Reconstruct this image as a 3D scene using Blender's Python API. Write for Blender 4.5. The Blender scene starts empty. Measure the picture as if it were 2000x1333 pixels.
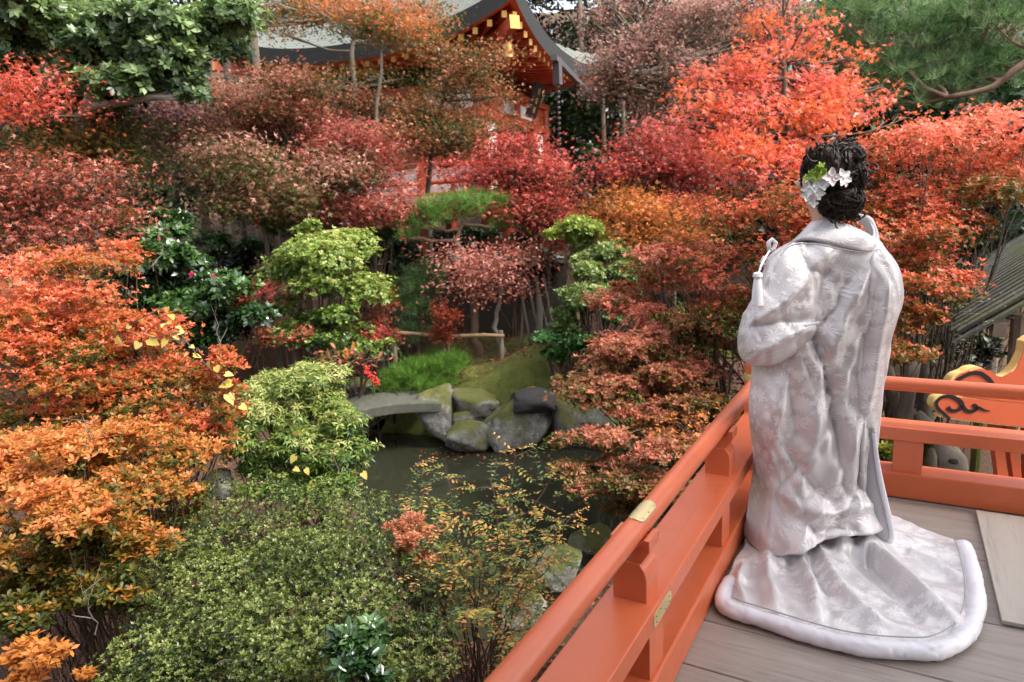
import bpy, bmesh, math, random
import numpy as np
from mathutils import Vector, Matrix, noise
R_ = math.radians
scn = bpy.context.scene
random.seed(7); rng = np.random.default_rng(11)

# ------------------------------------------------------------------ camera
FPX = 1356.23; PITCH = R_(10.785); ROLL = R_(-2.6356); YAW = R_(30.142); CAMH = 1.4
cy_, sy_ = math.cos(YAW), math.sin(YAW)
FWH = np.array([-sy_, cy_, 0.0]); RTH = np.array([cy_, sy_, 0.0])
_fw = np.array([-sy_*math.cos(PITCH), cy_*math.cos(PITCH), -math.sin(PITCH)])
_up = np.cross(RTH, _fw)
CR = math.cos(ROLL)*RTH + math.sin(ROLL)*_up
CU = -math.sin(ROLL)*RTH + math.cos(ROLL)*_up
CAM = np.array([0.0, 0.0, CAMH])
cd = bpy.data.cameras.new('camera'); cam = bpy.data.objects.new('camera', cd)
scn.collection.objects.link(cam); scn.camera = cam
cd.sensor_width = 36; cd.lens = FPX/2000*36; cd.clip_start = .05; cd.clip_end = 600
cam.matrix_world = Matrix(((CR[0], CU[0], -_fw[0], 0), (CR[1], CU[1], -_fw[1], 0), (CR[2], CU[2], -_fw[2], CAMH), (0, 0, 0, 1)))
cd.dof.use_dof = True; cd.dof.focus_distance = 3.0; cd.dof.aperture_fstop = 4.0

# ------------------------------------------------------------------ light
SUN_EL = R_(50); _sv = RTH*.80 - FWH*.38; SUN_AZ = math.atan2(_sv[0], _sv[1])      # hazy sun high on the right, a little behind the camera
sdir = Vector((math.sin(SUN_AZ)*math.cos(SUN_EL), math.cos(SUN_AZ)*math.cos(SUN_EL), math.sin(SUN_EL)))
world = bpy.data.worlds.new('World'); scn.world = world; world.use_nodes = True
wn = world.node_tree.nodes; wl = world.node_tree.links
sky = wn.new('ShaderNodeTexSky'); sky.sky_type = 'NISHITA'; sky.sun_disc = False
sky.sun_elevation = SUN_EL; sky.sun_rotation = SUN_AZ; sky.air_density = 1.0; sky.dust_density = 4.0; sky.ozone_density = 1.0
hz = wn.new('ShaderNodeHueSaturation'); hz.inputs['Saturation'].default_value = .3      # thin high cloud greys the blue
wl.new(sky.outputs[0], hz.inputs['Color']); wl.new(hz.outputs[0], wn['Background'].inputs[0]); wn['Background'].inputs[1].default_value = .15
sl = bpy.data.lights.new('sun', 'SUN'); sl.energy = 1.5; sl.angle = R_(12); sl.color = (1, .93, .82)
sun = bpy.data.objects.new('sun', sl); scn.collection.objects.link(sun)
sun.rotation_euler = (-sdir).to_track_quat('-Z', 'Y').to_euler()
scn.view_settings.view_transform = 'Standard'; scn.view_settings.look = 'None'
scn.view_settings.exposure = 1.6; scn.view_settings.gamma = 1; scn.view_settings.use_curve_mapping = False
scn.cycles.use_denoising = True; scn.cycles.denoiser = 'OPENIMAGEDENOISE'
scn.cycles.max_bounces = 4; scn.cycles.diffuse_bounces = 2; scn.cycles.glossy_bounces = 2; scn.cycles.transmission_bounces = 2
scn.cycles.sample_clamp_indirect = 6; scn.cycles.use_adaptive_sampling = True; scn.cycles.adaptive_threshold = .02

# ------------------------------------------------------------------ placing helpers
def AT(px, py, t):
    """world point seen at photo pixel (px,py), at horizontal distance t ahead of the camera"""
    d = (px-1000)/FPX*CR - (py-666.5)/FPX*CU + _fw
    return CAM + d*(t/(d@FWH))
def ONZ(px, py, z):
    d = (px-1000)/FPX*CR - (py-666.5)/FPX*CU + _fw
    return CAM + d*((z-CAMH)/d[2])
def ST(s, t, z): return RTH*s + FWH*t + np.array([0, 0, z])
def PX(p):
    v = np.asarray(p, float) - CAM
    w = v@_fw
    return np.stack([1000+FPX*(v@CR)/w, 666.5-FPX*(v@CU)/w], -1)
def mpp(t): return t*1.02/FPX           # metres per photo pixel at distance t

# ------------------------------------------------------------------ object helpers
COL = scn.collection
def thing(name, label, cat, loc=(0, 0, 0), group=None, rotz=0):
    o = bpy.data.objects.new(name, None); COL.objects.link(o); o.location = tuple(map(float, loc)); o.rotation_euler = (0, 0, rotz)
    o['label'] = label; o['category'] = cat; o.empty_display_size = .1
    if group: o['group'] = group
    return o
def adopt(o, parent):
    if parent is not None:
        o.parent = parent; L = parent
        m = Matrix.Identity(4); ch = []
        while L is not None: ch.append(L); L = L.parent
        for L in reversed(ch): m = m @ L.matrix_basis if L.parent is None else m @ L.matrix_parent_inverse @ L.matrix_basis
        o.matrix_parent_inverse = m.inverted()
    return o
def tag(o, label=None, cat=None, group=None, kind=None):
    if label: o['label'] = label
    if cat: o['category'] = cat
    if group: o['group'] = group
    if kind: o['kind'] = kind
    return o
def link_mesh(name, me, mat, parent=None):
    o = bpy.data.objects.new(name, me); COL.objects.link(o)
    if mat is not None: me.materials.append(mat)
    return adopt(o, parent)
def np_mesh(name, V, F, mat, parent=None, col=None, smooth=False, uv=None):
    V = np.asarray(V, np.float32); F = np.asarray(F, np.int32)
    me = bpy.data.meshes.new(name); n, k = F.shape
    me.vertices.add(len(V)); me.vertices.foreach_set('co', V.ravel())
    me.loops.add(n*k); me.loops.foreach_set('vertex_index', F.ravel())
    me.polygons.add(n); me.polygons.foreach_set('loop_start', np.arange(0, n*k, k, dtype=np.int32))
    me.update(calc_edges=True)
    if smooth: me.polygons.foreach_set('use_smooth', np.ones(n, bool))
    if col is not None:
        a = me.color_attributes.new('Col', 'FLOAT_COLOR', 'POINT')
        c = np.ones((len(V), 4), np.float32); c[:, :3] = col; a.data.foreach_set('color', c.ravel())
    if uv is not None:
        l = me.uv_layers.new(name='UVMap'); l.data.foreach_set('uv', np.asarray(uv, np.float32)[F.ravel()].ravel())
    return link_mesh(name, me, mat, parent)
class MB:
    def __init__(s): s.v = []; s.f = []
    def add(s, vs, fs):
        k = len(s.v); s.v += [tuple(map(float, p)) for p in vs]; s.f += [tuple(i+k for i in f) for f in fs]; return s
    def box(s, a, b):
        (x0, y0, z0), (x1, y1, z1) = a, b
        return s.add([(x0, y0, z0), (x1, y0, z0), (x1, y1, z0), (x0, y1, z0), (x0, y0, z1), (x1, y0, z1), (x1, y1, z1), (x0, y1, z1)],
                     [(3, 2, 1, 0), (4, 5, 6, 7), (0, 1, 5, 4), (1, 2, 6, 5), (2, 3, 7, 6), (3, 0, 4, 7)])
    def beam(s, p, q, w, h, up=(0, 0, 1)):
        """box from p to q, w wide, h high about its axis"""
        p, q, up = np.array(p, float), np.array(q, float), np.array(up, float)
        d = q-p; d /= np.linalg.norm(d); a = np.cross(d, up); a /= np.linalg.norm(a); u = np.cross(a, d)
        vs = [c + a*sx*w/2 + u*sz*h/2 for c in (p, q) for sx, sz in ((-1, -1), (1, -1), (1, 1), (-1, 1))]
        return s.add(vs, [(0, 1, 2, 3), (7, 6, 5, 4), (0, 4, 5, 1), (1, 5, 6, 2), (2, 6, 7, 3), (3, 7, 4, 0)])
    def tube(s, pts, rad, n=8, cap=True):
        pts = np.array(pts, float); m = len(pts); rad = np.broadcast_to(np.array(rad, float), (m,))
        tg = np.gradient(pts, axis=0); tg /= np.linalg.norm(tg, axis=1)[:, None]+1e-12
        ref = np.array([0, 0, 1.]) if abs(tg[0][2]) < .9 else np.array([1., 0, 0])
        a = np.cross(tg[0], ref); a /= np.linalg.norm(a); vs = []
        an = np.arange(n)*2*math.pi/n
        for i in range(m):
            a = a - tg[i]*(a@tg[i]); a /= np.linalg.norm(a)+1e-12; b = np.cross(tg[i], a)
            vs += list(pts[i] + rad[i]*(np.cos(an)[:, None]*a + np.sin(an)[:, None]*b))
        fs = [(i*n+j, i*n+(j+1) % n, (i+1)*n+(j+1) % n, (i+1)*n+j) for i in range(m-1) for j in range(n)]
        if cap: fs += [tuple(range(n))[::-1], tuple((m-1)*n+j for j in range(n))]
        return s.add(vs, fs)
    def lathe(s, prof, c=(0, 0, 0), n=20):
        vs = [(c[0]+r*math.cos(2*math.pi*j/n), c[1]+r*math.sin(2*math.pi*j/n), c[2]+z) for r, z in prof for j in range(n)]; m = len(prof)
        fs = [(i*n+j, i*n+(j+1) % n, (i+1)*n+(j+1) % n, (i+1)*n+j) for i in range(m-1) for j in range(n)]
        fs += [tuple(range(n))[::-1], tuple((m-1)*n+j for j in range(n))]
        return s.add(vs, fs)
    def prism(s, poly, off):
        """planar 3D polygon swept by vector off"""
        n = len(poly); off = np.array(off, float); vs = [np.array(p, float) for p in poly]; vs += [p+off for p in vs]
        return s.add(vs, [tuple(range(n)), tuple(range(2*n-1, n-1, -1))] + [(i, i+n, (i+1) % n+n, (i+1) % n) for i in range(n)])
    def build(s, name, mat, parent=None, smooth=False, bevel=0, seg=2, fix=True):
        me = bpy.data.meshes.new(name); me.from_pydata(s.v, [], s.f); me.update()
        if fix:
            bm = bmesh.new(); bm.from_mesh(me); bmesh.ops.recalc_face_normals(bm, faces=bm.faces); bm.to_mesh(me); bm.free()
        if smooth is True: me.polygons.foreach_set('use_smooth', np.ones(len(me.polygons), bool))
        o = link_mesh(name, me, mat, parent)
        if smooth == 'auto': me.polygons.foreach_set('use_smooth', np.ones(len(me.polygons), bool)); me.set_sharp_from_angle(angle=R_(40))
        if bevel:
            m = o.modifiers.new('bevel', 'BEVEL'); m.width = bevel; m.segments = seg; m.limit_method = 'ANGLE'
        return o

# ------------------------------------------------------------------ material helpers
def lin(c):
    if isinstance(c, str): c = tuple(int(c[i:i+2], 16)/255 for i in (0, 2, 4))
    return tuple(x/12.92 if x <= .04045 else ((x+.055)/1.055)**2.4 for x in c[:3])
class NT:
    def __init__(s, name):
        s.m = bpy.data.materials.new(name); s.m.use_nodes = True; s.n = s.m.node_tree.nodes; s.l = s.m.node_tree.links; s.p = s.n['Principled BSDF']; s.out = s.n['Material Output']
    def node(s, t, **kw):
        n = s.n.new(t)
        for k, v in kw.items():
            if k.startswith('i_'): n.inputs[k[2:].replace('_', ' ')].default_value = v
            else: setattr(n, k, v)
        return n
    def link(s, a, b): s.l.new(a, b)
    def coord(s, kind='Object', scale=(1, 1, 1), rot=(0, 0, 0)):
        tc = s.node('ShaderNodeTexCoord'); mp = s.node('ShaderNodeMapping'); mp.inputs['Scale'].default_value = scale; mp.inputs['Rotation'].default_value = rot
        s.link(tc.outputs[kind], mp.inputs[0]); return mp.outputs[0]
    def noise(s, vec, scale, detail=6, rough=.6, dist=0):
        n = s.node('ShaderNodeTexNoise'); n.inputs['Scale'].default_value = scale; n.inputs['Detail'].default_value = detail; n.inputs['Roughness'].default_value = rough; n.inputs['Distortion'].default_value = dist
        if vec is not None: s.link(vec, n.inputs['Vector'])
        return n.outputs[0]
    def ramp(s, fac, stops, interp='LINEAR'):
        r = s.node('ShaderNodeValToRGB'); r.color_ramp.interpolation = interp; e = r.color_ramp.elements
        while len(e) < len(stops): e.new(.5)
        for x, (p, c) in zip(e, stops):
            x.position = p; x.color = (*(lin(c) if isinstance(c, str) else c), 1)
        s.link(fac, r.inputs[0]); return r.outputs[0]
    def mix(s, fac, a, b, mode='MIX'):
        m = s.node('ShaderNodeMix', data_type='RGBA', blend_type=mode)
        for sock, v in ((m.inputs['Factor'], fac), (m.inputs['A'], a), (m.inputs['B'], b)):
            if hasattr(v, 'is_linked') or hasattr(v, 'links'): s.link(v, sock)
            elif isinstance(v, (int, float)): sock.default_value = v
            else: sock.default_value = (*(lin(v) if isinstance(v, str) else v), 1)
        return m.outputs['Result']
    def math(s, op, a, b=0.0, c=None, clamp=False):
        m = s.node('ShaderNodeMath', operation=op, use_clamp=clamp)
        for i, v in enumerate((a, b) if c is None else (a, b, c)):
            if hasattr(v, 'links'): s.link(v, m.inputs[i])
            else: m.inputs[i].default_value = v
        return m.outputs[0]
    def bump(s, h, strength=.3, dist=.01):
        b = s.node('ShaderNodeBump'); b.inputs['Strength'].default_value = strength; b.inputs['Distance'].default_value = dist
        s.link(h, b.inputs['Height']); s.link(b.outputs[0], s.p.inputs['Normal']); return b
    def base(s, c):
        if hasattr(c, 'links'): s.link(c, s.p.inputs['Base Color'])
        else: s.p.inputs['Base Color'].default_value = (*(lin(c) if isinstance(c, str) else c), 1)
    def set(s, **kw):
        for k, v in kw.items():
            k = k.replace('_', ' ')
            if hasattr(v, 'links'): s.link(v, s.p.inputs[k])
            else: s.p.inputs[k].default_value = v
        return s.m

def plain(name, c, rough=.6, metal=0, var=.25, scale=8, bump=.15, bd=.004):
    t = NT(name); v = t.coord(); n = t.noise(v, scale); c = lin(c) if isinstance(c, str) else c
    t.base(t.mix(n, tuple(x*(1-var) for x in c), tuple(min(1, x*(1+var)) for x in c)))
    t.bump(t.noise(v, scale*6), bump, bd); return t.set(Roughness=rough, Metallic=metal)
def vermilion(name, c=(.74, .135, .042), rough=.34, dirt=.5, sc=1.0, axis=None):
    """old lacquer paint: brush streaks and hairline checks along the grain, scuffs and grime"""
    t = NT(name); st = [1.0, 1.0, 1.0]
    if axis is not None: st = [13.0, 13.0, 13.0]; st[axis] = .5
    v = t.coord(scale=(sc, sc, sc)); vg = t.coord(scale=[x*sc for x in st]); n1 = t.noise(v, 3.2, 5, .6); n2 = t.noise(v, 34, 4, .7); ng = t.noise(vg, 2.0, 6, .65, .4)
    dk = tuple(x*.70 for x in c); lt = (min(1, c[0]*1.14), c[1]*1.45+.012, c[2]*1.7+.012)
    col = t.mix(n1, dk, lt); col = t.mix(t.math('MULTIPLY', ng, .55), col, tuple(x*.62 for x in c))
    sp = t.math('GREATER_THAN', n2, .70); col = t.mix(t.math('MULTIPLY', sp, dirt), col, (.30, .12, .08))
    scuff = t.math('MULTIPLY', t.math('SUBTRACT', t.noise(v, 11, 7, .78), .66), 9, clamp=True); col = t.mix(t.math('MULTIPLY', scuff, dirt*.9), col, (.66, .47, .42))
    gr = t.math('MULTIPLY', t.math('SUBTRACT', t.noise(v, 5.5, 8, .7), .60), 5, clamp=True); col = t.mix(t.math('MULTIPLY', gr, dirt*.8), col, (.22, .07, .05))
    if axis is not None:
        ck = t.math('MULTIPLY', t.math('SUBTRACT', t.noise(t.coord(scale=[x*2.6*sc for x in st]), 1.6, 3, .5), .70), 14, clamp=True); col = t.mix(t.math('MULTIPLY', ck, .75), col, (.12, .03, .02))
    t.base(col); t.bump(t.math('ADD', t.math('MULTIPLY', ng, .7), t.noise(v, 55, 3)), .16, .003)
    t.p.inputs['Specular IOR Level'].default_value = .65
    return t.set(Roughness=t.math('MULTIPLY_ADD', n2, .22, rough-.10))
def wood(name, c1, c2, axis=0, rough=.6, sc=1.0, bump=.3):
    t = NT(name); s = [9*sc, 9*sc, 9*sc]; s[axis] = .55*sc; c1 = lin(c1) if isinstance(c1, str) else c1
    oi = t.node('ShaderNodeObjectInfo'); tc = t.node('ShaderNodeTexCoord'); ad = t.node('ShaderNodeVectorMath', operation='ADD'); cx = t.node('ShaderNodeCombineXYZ')
    for k in range(3): t.link(t.math('MULTIPLY', oi.outputs['Random'], 17.3*(k+1)), cx.inputs[k])
    t.link(tc.outputs['Object'], ad.inputs[0]); t.link(cx.outputs[0], ad.inputs[1])
    def mp(k):
        m = t.node('ShaderNodeMapping'); m.inputs['Scale'].default_value = [x*k for x in s]; t.link(ad.outputs[0], m.inputs[0]); return m.outputs[0]
    n = t.noise(mp(1), 2.2, 9, .72, 1.1); n2 = t.noise(mp(3.2), 2.5, 7, .72, .5); n3 = t.noise(ad.outputs[0], 1.9, 6, .65)
    col = t.mix(t.math('MULTIPLY_ADD', n, 2.0, -.5, clamp=True), c1, c2); col = t.mix(t.math('MULTIPLY', t.math('SUBTRACT', n2, .52), 3.2, clamp=True), col, tuple(x*.38 for x in c1))
    col = t.mix(t.math('MULTIPLY', oi.outputs['Random'], .35), col, tuple(x*.6 for x in c1))
    col = t.mix(t.math('MULTIPLY', t.math('SUBTRACT', n3, .55), 2.0, clamp=True), col, tuple(x*.62 for x in c1))
    kn = t.node('ShaderNodeTexVoronoi'); kn.inputs['Scale'].default_value = .33; t.link(mp(1), kn.inputs['Vector']); col = t.mix(t.math('MULTIPLY', t.math('LESS_THAN', kn.outputs['Distance'], .09), .6), col, tuple(x*.25 for x in c1))
    t.base(col); t.bump(t.math('ADD', n2, n), bump, .002)
    return t.set(Roughness=t.math('MULTIPLY_ADD', n3, .4, rough-.2))
def leafmat(name, trans=.45, rough=.45, spec=.4, tint=(1, 1, 1), sat=1.15):
    t = NT(name); at = t.node('ShaderNodeVertexColor', layer_name='Col')
    c = at.outputs[0]; t.base(c); t.set(Roughness=rough); t.p.inputs['Specular IOR Level'].default_value = spec
    hs = t.node('ShaderNodeHueSaturation'); hs.inputs['Saturation'].default_value = sat; hs.inputs['Value'].default_value = 1.15; t.link(c, hs.inputs['Color'])
    tr = t.node('ShaderNodeBsdfTranslucent'); t.link(hs.outputs[0], tr.inputs[0])
    mx = t.node('ShaderNodeMixShader'); mx.inputs[0].default_value = trans; t.link(t.p.outputs[0], mx.inputs[1]); t.link(tr.outputs[0], mx.inputs[2]); t.link(mx.outputs[0], t.out.inputs[0])
    return t.m
M = {}
M['verm'] = vermilion('vermilion_paint'); M['verm_y'] = vermilion('vermilion_rail_paint', axis=1); M['verm_x'] = vermilion('vermilion_far_rail_paint', axis=0); M['verm_z'] = vermilion('vermilion_post_paint', axis=2); M['verm2'] = vermilion('vermilion_hall', (.55, .075, .02), .5, .1, .4)
M['brass'] = plain('brass', (.74, .60, .30), .36, .55, .12, 30, .05)
M['gold'] = plain('gilt_cap', (.40, .21, .045), .42, .4, .1, 12, .05)
M['nail'] = plain('dark_nail', (.03, .025, .02), .5, .6)
M['deck'] = wood('deck_wood', (.27, .22, .185), (.42, .36, .32), 0, .5)
M['ply'] = wood('plywood', (.46, .40, .34), (.56, .50, .44), 1, .55, .5, .1)
M['white'] = plain('white_plaster', (.74, .72, .70), .8, 0, .08, 3)
M['black'] = plain('black_lacquer', (.015, .014, .017), .3)
M['dark'] = plain('dark_interior', (.02, .015, .012), .8)
M['leaf'] = leafmat('leaf_autumn', .45, sat=1.0); M['leafg'] = leafmat('leaf_green', .32, .35, .5); M['gloss'] = leafmat('leaf_glossy', .15, .22, .8, sat=1)
M['needle'] = leafmat('pine_needle', .25, .5, .3)
def bark(name, c1, c2, sc=1.0):
    t = NT(name); v = t.coord(scale=(6*sc, 6*sc, 1.4*sc)); n = t.noise(v, 3, 8, .7, .8); g = t.noise(t.coord(), 2.2, 4)
    col = t.mix(n, c1, c2); col = t.mix(t.math('MULTIPLY', t.math('GREATER_THAN', g, .58), .45), col, (.10, .11, .06))
    t.base(col); t.bump(n, .6, .02); return t.set(Roughness=.85)
M['bark'] = bark('bark_brown', (.035, .024, .017), (.12, .09, .065)); M['barkg'] = bark('bark_grey', (.12, .10, .08), (.33, .29, .24)); M['barkp'] = bark('bark_pine', (.06, .032, .022), (.26, .15, .10))
M['twig'] = plain('twig', (.10, .06, .04), .8)
# ------------------------------------------------------------------ ground and pond
WZ = -1.8
pond_px = [(735, 846), (820, 850), (900, 868), (985, 872), (1060, 874), (1140, 864), (1260, 880), (1350, 950), (1290, 1010), (1200, 1070), (1120, 1140), (1050, 1215), (950, 1262), (860, 1275), (820, 1180), (760, 1060), (700, 990), (640, 930), (560, 860), (480, 820), (470, 795), (560, 782), (700, 780), (800, 790)]
PP = np.array([[(p := ONZ(x, y, WZ))@RTH, p@FWH] for x, y in pond_px])
def pond_sd(s, t):
    """signed distance to the pond outline, negative inside"""
    q = np.stack([s, t], -1)[..., None, :]; a = PP; b = np.roll(PP, -1, 0); e = b-a
    w = q-a; k = np.clip((w*e).sum(-1)/(e*e).sum(-1), 0, 1); d = np.sqrt(((w-e*k[..., None])**2).sum(-1)).min(-1)
    c = ((a[:, 1] > q[..., 1]) != (b[:, 1] > q[..., 1])) & (q[..., 0] < (b[:, 0]-a[:, 0])*(q[..., 1]-a[:, 1])/(b[:, 1]-a[:, 1]+1e-9)+a[:, 0])
    return np.where(c.sum(-1) % 2 == 1, -d, d)
def sstep(x, a, b): x = np.clip((x-a)/(b-a), 0, 1); return x*x*(3-2*x)
def land(s, t):
    s = np.asarray(s, float); t = np.asarray(t, float)
    h = -1.35 + 0*s
    h = h + sstep(t, 8.6, 10.5)*.35 + sstep(t, 10.5, 18)*1.2 + sstep(t, 20, 60)*16
    h = h + .35*np.exp(-(((s-.35)/1.3)**2+((t-9.6)/1.2)**2))                   # moss mound over the rocks
    h = h + .06*np.sin(s*2.1+t*1.3)+.05*np.sin(s*4.7-t*3.1) + sstep(-s, 4, 9)*.7
    d = pond_sd(s, t)
    return np.where(d < 0, WZ-.15-.5*sstep(-d, 0, .8), WZ-.02+(h-WZ+.02)*sstep(d, -.05, .55))
def GZ(p): return float(land(np.array([np.dot(p, RTH)]), np.array([np.dot(p, FWH)]))[0])
def gpos(px, t):
    """ground point under photo column px at distance t"""
    p = AT(px, 700, t); s = p@RTH
    return ST(s, t, float(land(np.array([s]), np.array([t]))[0]))
gs = np.unique(np.concatenate([np.linspace(-120, -14, 28), np.linspace(-14, -6, 28), np.linspace(-6, 5, 84), np.linspace(5, 14, 30), np.linspace(14, 120, 28)]))
gt = np.unique(np.concatenate([np.linspace(-60, -2, 16), np.linspace(-2, 2, 12), np.linspace(2, 13, 84), np.linspace(13, 30, 40), np.linspace(30, 140, 40)]))
S, T = np.meshgrid(gs, gt, indexing='ij'); Hh = land(S, T)
nz = np.array([noise.fractal(Vector((a*1.3, b*1.3, 0)), 1, 2, 3) for a, b in zip(S.ravel(), T.ravel())]).reshape(S.shape)
Hh = Hh + nz*.04
moss = np.clip(sstep(T, 8.8, 9.3)*(1-sstep(T, 11.3, 12.3))*(1-sstep(np.abs(S-.1), 1.6, 2.6))*1.2 + .45*np.clip(nz*2, 0, 1) - .15, 0, 1)
V = S[..., None]*RTH + T[..., None]*FWH; V[..., 2] = Hh
ns, nt = S.shape; idx = np.arange(ns*nt).reshape(ns, nt)
F = np.stack([idx[:-1, :-1], idx[1:, :-1], idx[1:, 1:], idx[:-1, 1:]], -1).reshape(-1, 4)
t = NT('garden_soil'); v = t.coord(); n1 = t.noise(v, 9, 8, .75); n2 = t.noise(v, 42, 5, .7); n3 = t.noise(v, 2.0, 5, .6)
lit = t.ramp(n2, [(.25, (.018, .011, .008)), (.48, (.055, .028, .018)), (.6, (.12, .05, .025)), (.75, (.2, .09, .05))])
ms = t.ramp(n1, [(.3, (.05, .06, .012)), (.6, (.12, .135, .022)), (.8, (.18, .17, .04))])
at = t.node('ShaderNodeVertexColor', layer_name='Col'); sp = t.node('ShaderNodeSeparateColor'); t.link(at.outputs[0], sp.inputs[0])
mw = t.math('SMOOTHSTEP' if False else 'ADD', t.math('MULTIPLY', sp.outputs[0], 1.7), t.math('MULTIPLY', t.math('SUBTRACT', n3, .55), 2.2), clamp=True)
t.base(t.mix(mw, lit, ms)); t.bump(t.math('ADD', n1, n2), .8, .03); t.set(Roughness=.95)
ground = np_mesh('ground', V.reshape(-1, 3), F, t.m, None, np.repeat(moss.reshape(-1, 1), 3, 1), True); ground['kind'] = 'structure'
t = NT('pond_water'); v = t.coord(); t.base(t.mix(t.noise(v, 1.3, 3), (.020, .022, .013), (.034, .035, .022)))
t.bump(t.noise(v, 7, 2, .5), .02, .02); t.set(Roughness=.06, IOR=1.33)
c = PP.mean(0); W = MB()
wv = [ST(*(c+(p-c)*1.12), WZ) for p in PP]; W.add(wv, [tuple(range(len(wv)))])
tag(W.build('pond_water', t.m), kind='structure')

# ------------------------------------------------------------------ deck
XB, XO, YB, YO = -.542, -.690, 3.486, 3.634       # inner and outer faces of the two railings
deck = thing('deck_floor', 'grey wooden deck floor of wide planks', 'floor'); deck['kind'] = 'structure'; del deck['category']
seams = [-2.6, -2.1, -1.6, -1.1, -.6, -.1, .35, .72, 1.12, 1.50, 1.90, 2.152, 2.53, 2.99, 3.47, 3.74]
for a, b in zip(seams[:-1], seams[1:]):
    cuts = [-.74, 4.2] if random.random() < .4 else [-.74, random.uniform(.9, 2.2), 4.2]
    for x0, x1 in zip(cuts[:-1], cuts[1:]):
        MB().box((x0+.002, a+.0025, -.05), (x1-.002, b-.0025, random.uniform(-.0015, .0))).build('plank', M['deck'], deck, bevel=.0025, seg=1)
MB().box((-.74, -2.6, -.30), (4.2, 3.74, -.06)).build('joist_bed', M['dark'], deck)
for y in (-1.2, .2, 1.7, 3.4):
    for x in (-.6, 1.2, 3.2): MB().tube([(x, y, -1.6), (x, y, -.31)], .09, 12).build('pile', M['verm2'], deck, True)
lb = thing('loose_board', 'pale plywood board lying on the deck by the right railing', 'board', (.9, 3.0, 0))
MB().add([(.303, 3.44, .004), (.318, 2.532, .004), (1.3, 2.56, .004), (1.3, 3.44, .004), (.303, 3.44, .018), (.318, 2.532, .018), (1.3, 2.56, .018), (1.3, 3.44, .018)],
         [(0, 1, 2, 3), (7, 6, 5, 4), (0, 4, 5, 1), (1, 5, 6, 2), (2, 6, 7, 3), (3, 7, 4, 0)]).build('sheet', M['ply'], lb, bevel=.0015)

# ------------------------------------------------------------------ railings
def railing(name, label, org, ex, ey, length, lower, upper, plates, start):
    MV = M['verm_y'] if ex[1] else M['verm_x']
    """local x runs along the rail, local y outward; org is the inner floor line's end"""
    org, ex, ey = np.array(org, float), np.array(ex, float), np.array(ey, float)
    def W_(x, y, z): return org + ex*x + ey*y + np.array([0, 0, z])
    def bx(x0, x1, y0, y1, z0, z1):
        m = MB(); m.box((x0, y0, z0), (x1, y1, z1)); m.v = [tuple(W_(*p)) for p in m.v]; return m
    r = thing(name, label, 'railing', W_(length/2, .074, 0))
    w = .148
    bx(start, length, 0, w, .003, .123).build('bottom_beam', MV, r, bevel=.007)
    bx(start, length, 0, w, .279, .341).build('middle_rail', MV, r, bevel=.004)
    n = 28
    MB().tube([W_(start + (length-start)*i/n, w/2, .528) for i in range(n+1)], .0325, 24).build('round_handrail', MV, r, 'auto')
    for x in lower: bx(x-.06, x+.06, .014, w-.02, .12, .282).build('lower_post', M['verm_z'], r, bevel=.002)
    for x in upper:
        # bottle-shouldered strut and a forked saddle under the round rail
        hw = .048; pr = [(hw, .338), (hw, .405), (hw*.97, .420), (hw*.86, .434), (hw*.70, .444), (hw*.62, .452)]
        m = MB(); vs = []; fs = []
        for h, z in pr:
            for sx, syy in ((-1, -1), (1, -1), (1, 1), (-1, 1)): vs.append(W_(x+sx*hw, w/2+syy*h, z))
        for i in range(len(pr)-1):
            for j in range(4): fs.append((i*4+j, i*4+(j+1) % 4, i*4+4+(j+1) % 4, i*4+4+j))
        fs += [(3, 2, 1, 0), tuple(len(vs)-4+j for j in range(4))]
        m.add(vs, fs).build('strut', M['verm_z'], r, bevel=.003)
        sd = MB(); prof = [(-.03, .448), (.03, .448), (.055, .488), (.055, .520), (.039, .520), (.026, .499), (-.026, .499), (-.039, .520), (-.055, .520), (-.055, .488)]
        sd.prism([W_(x-.042, w/2+a, z) for a, z in prof], ex*.084).build('saddle', M['verm'], r, bevel=.0015)
    for kind, x in plates:
        if kind == 'top':       # brass sleeve hugging the rail, fishtail ends
            m = MB(); nx, na = 22, 9; L = .135; vs = []; fs = []
            for i in range(nx+1):
                u = i/nx; e = min(u, 1-u)*L
                span = R_(42)*(1 if e > .016 else (.80 if e > .009 else .92*math.sqrt(max(.02, e/.009))))
                for j in range(na+1):
                    a = -span + 2*span*j/na + R_(8); rr = .0345
                    vs.append(W_(x-L/2+L*u, w/2-rr*math.sin(a), .528+rr*math.cos(a)))
            for i in range(nx):
                for j in range(na): k = i*(na+1)+j; fs.append((k, k+1, k+na+2, k+na+1))
            o = m.add(vs, fs).build('brass_plate', M['brass'], r, True); so = o.modifiers.new('s', 'SOLIDIFY'); so.thickness = .002; so.offset = 0
            for dx in (-.045, 0, .045):
                for a in (-.45, .62):
                    p = W_(x+dx, w/2-.0355*math.sin(a), .528+.0355*math.cos(a)); MB().lathe([(.0016, -.001), (.0016, .001)], p, 8).build('nail', M['nail'], o)
        else:                   # brass plate on the inner face of the middle rail
            m = MB(); L, hh = .150, .021; poly = []
            for k in range(24):
                a = 2*math.pi*k/24; cx = math.cos(a); sx = math.sin(a)
                px_ = (L/2-hh)*(1 if cx > 0 else -1) + hh*1.15*cx; poly.append(W_(x+px_, -.0005, .306+hh*sx))
            o = m.prism(poly, -ey*.002).build('brass_plate', M['brass'], r)
            for dx, dz in ((-.055, .008), (-.055, -.008), (-.02, .012), (.02, -.012), (.055, .008), (.055, -.008)):
                p = W_(x+dx, -.0027, .306+dz); MB().lathe([(.0016, -.0012), (.0016, .0012)], p, 8).build('nail', M['nail'], o)
    return r
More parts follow.
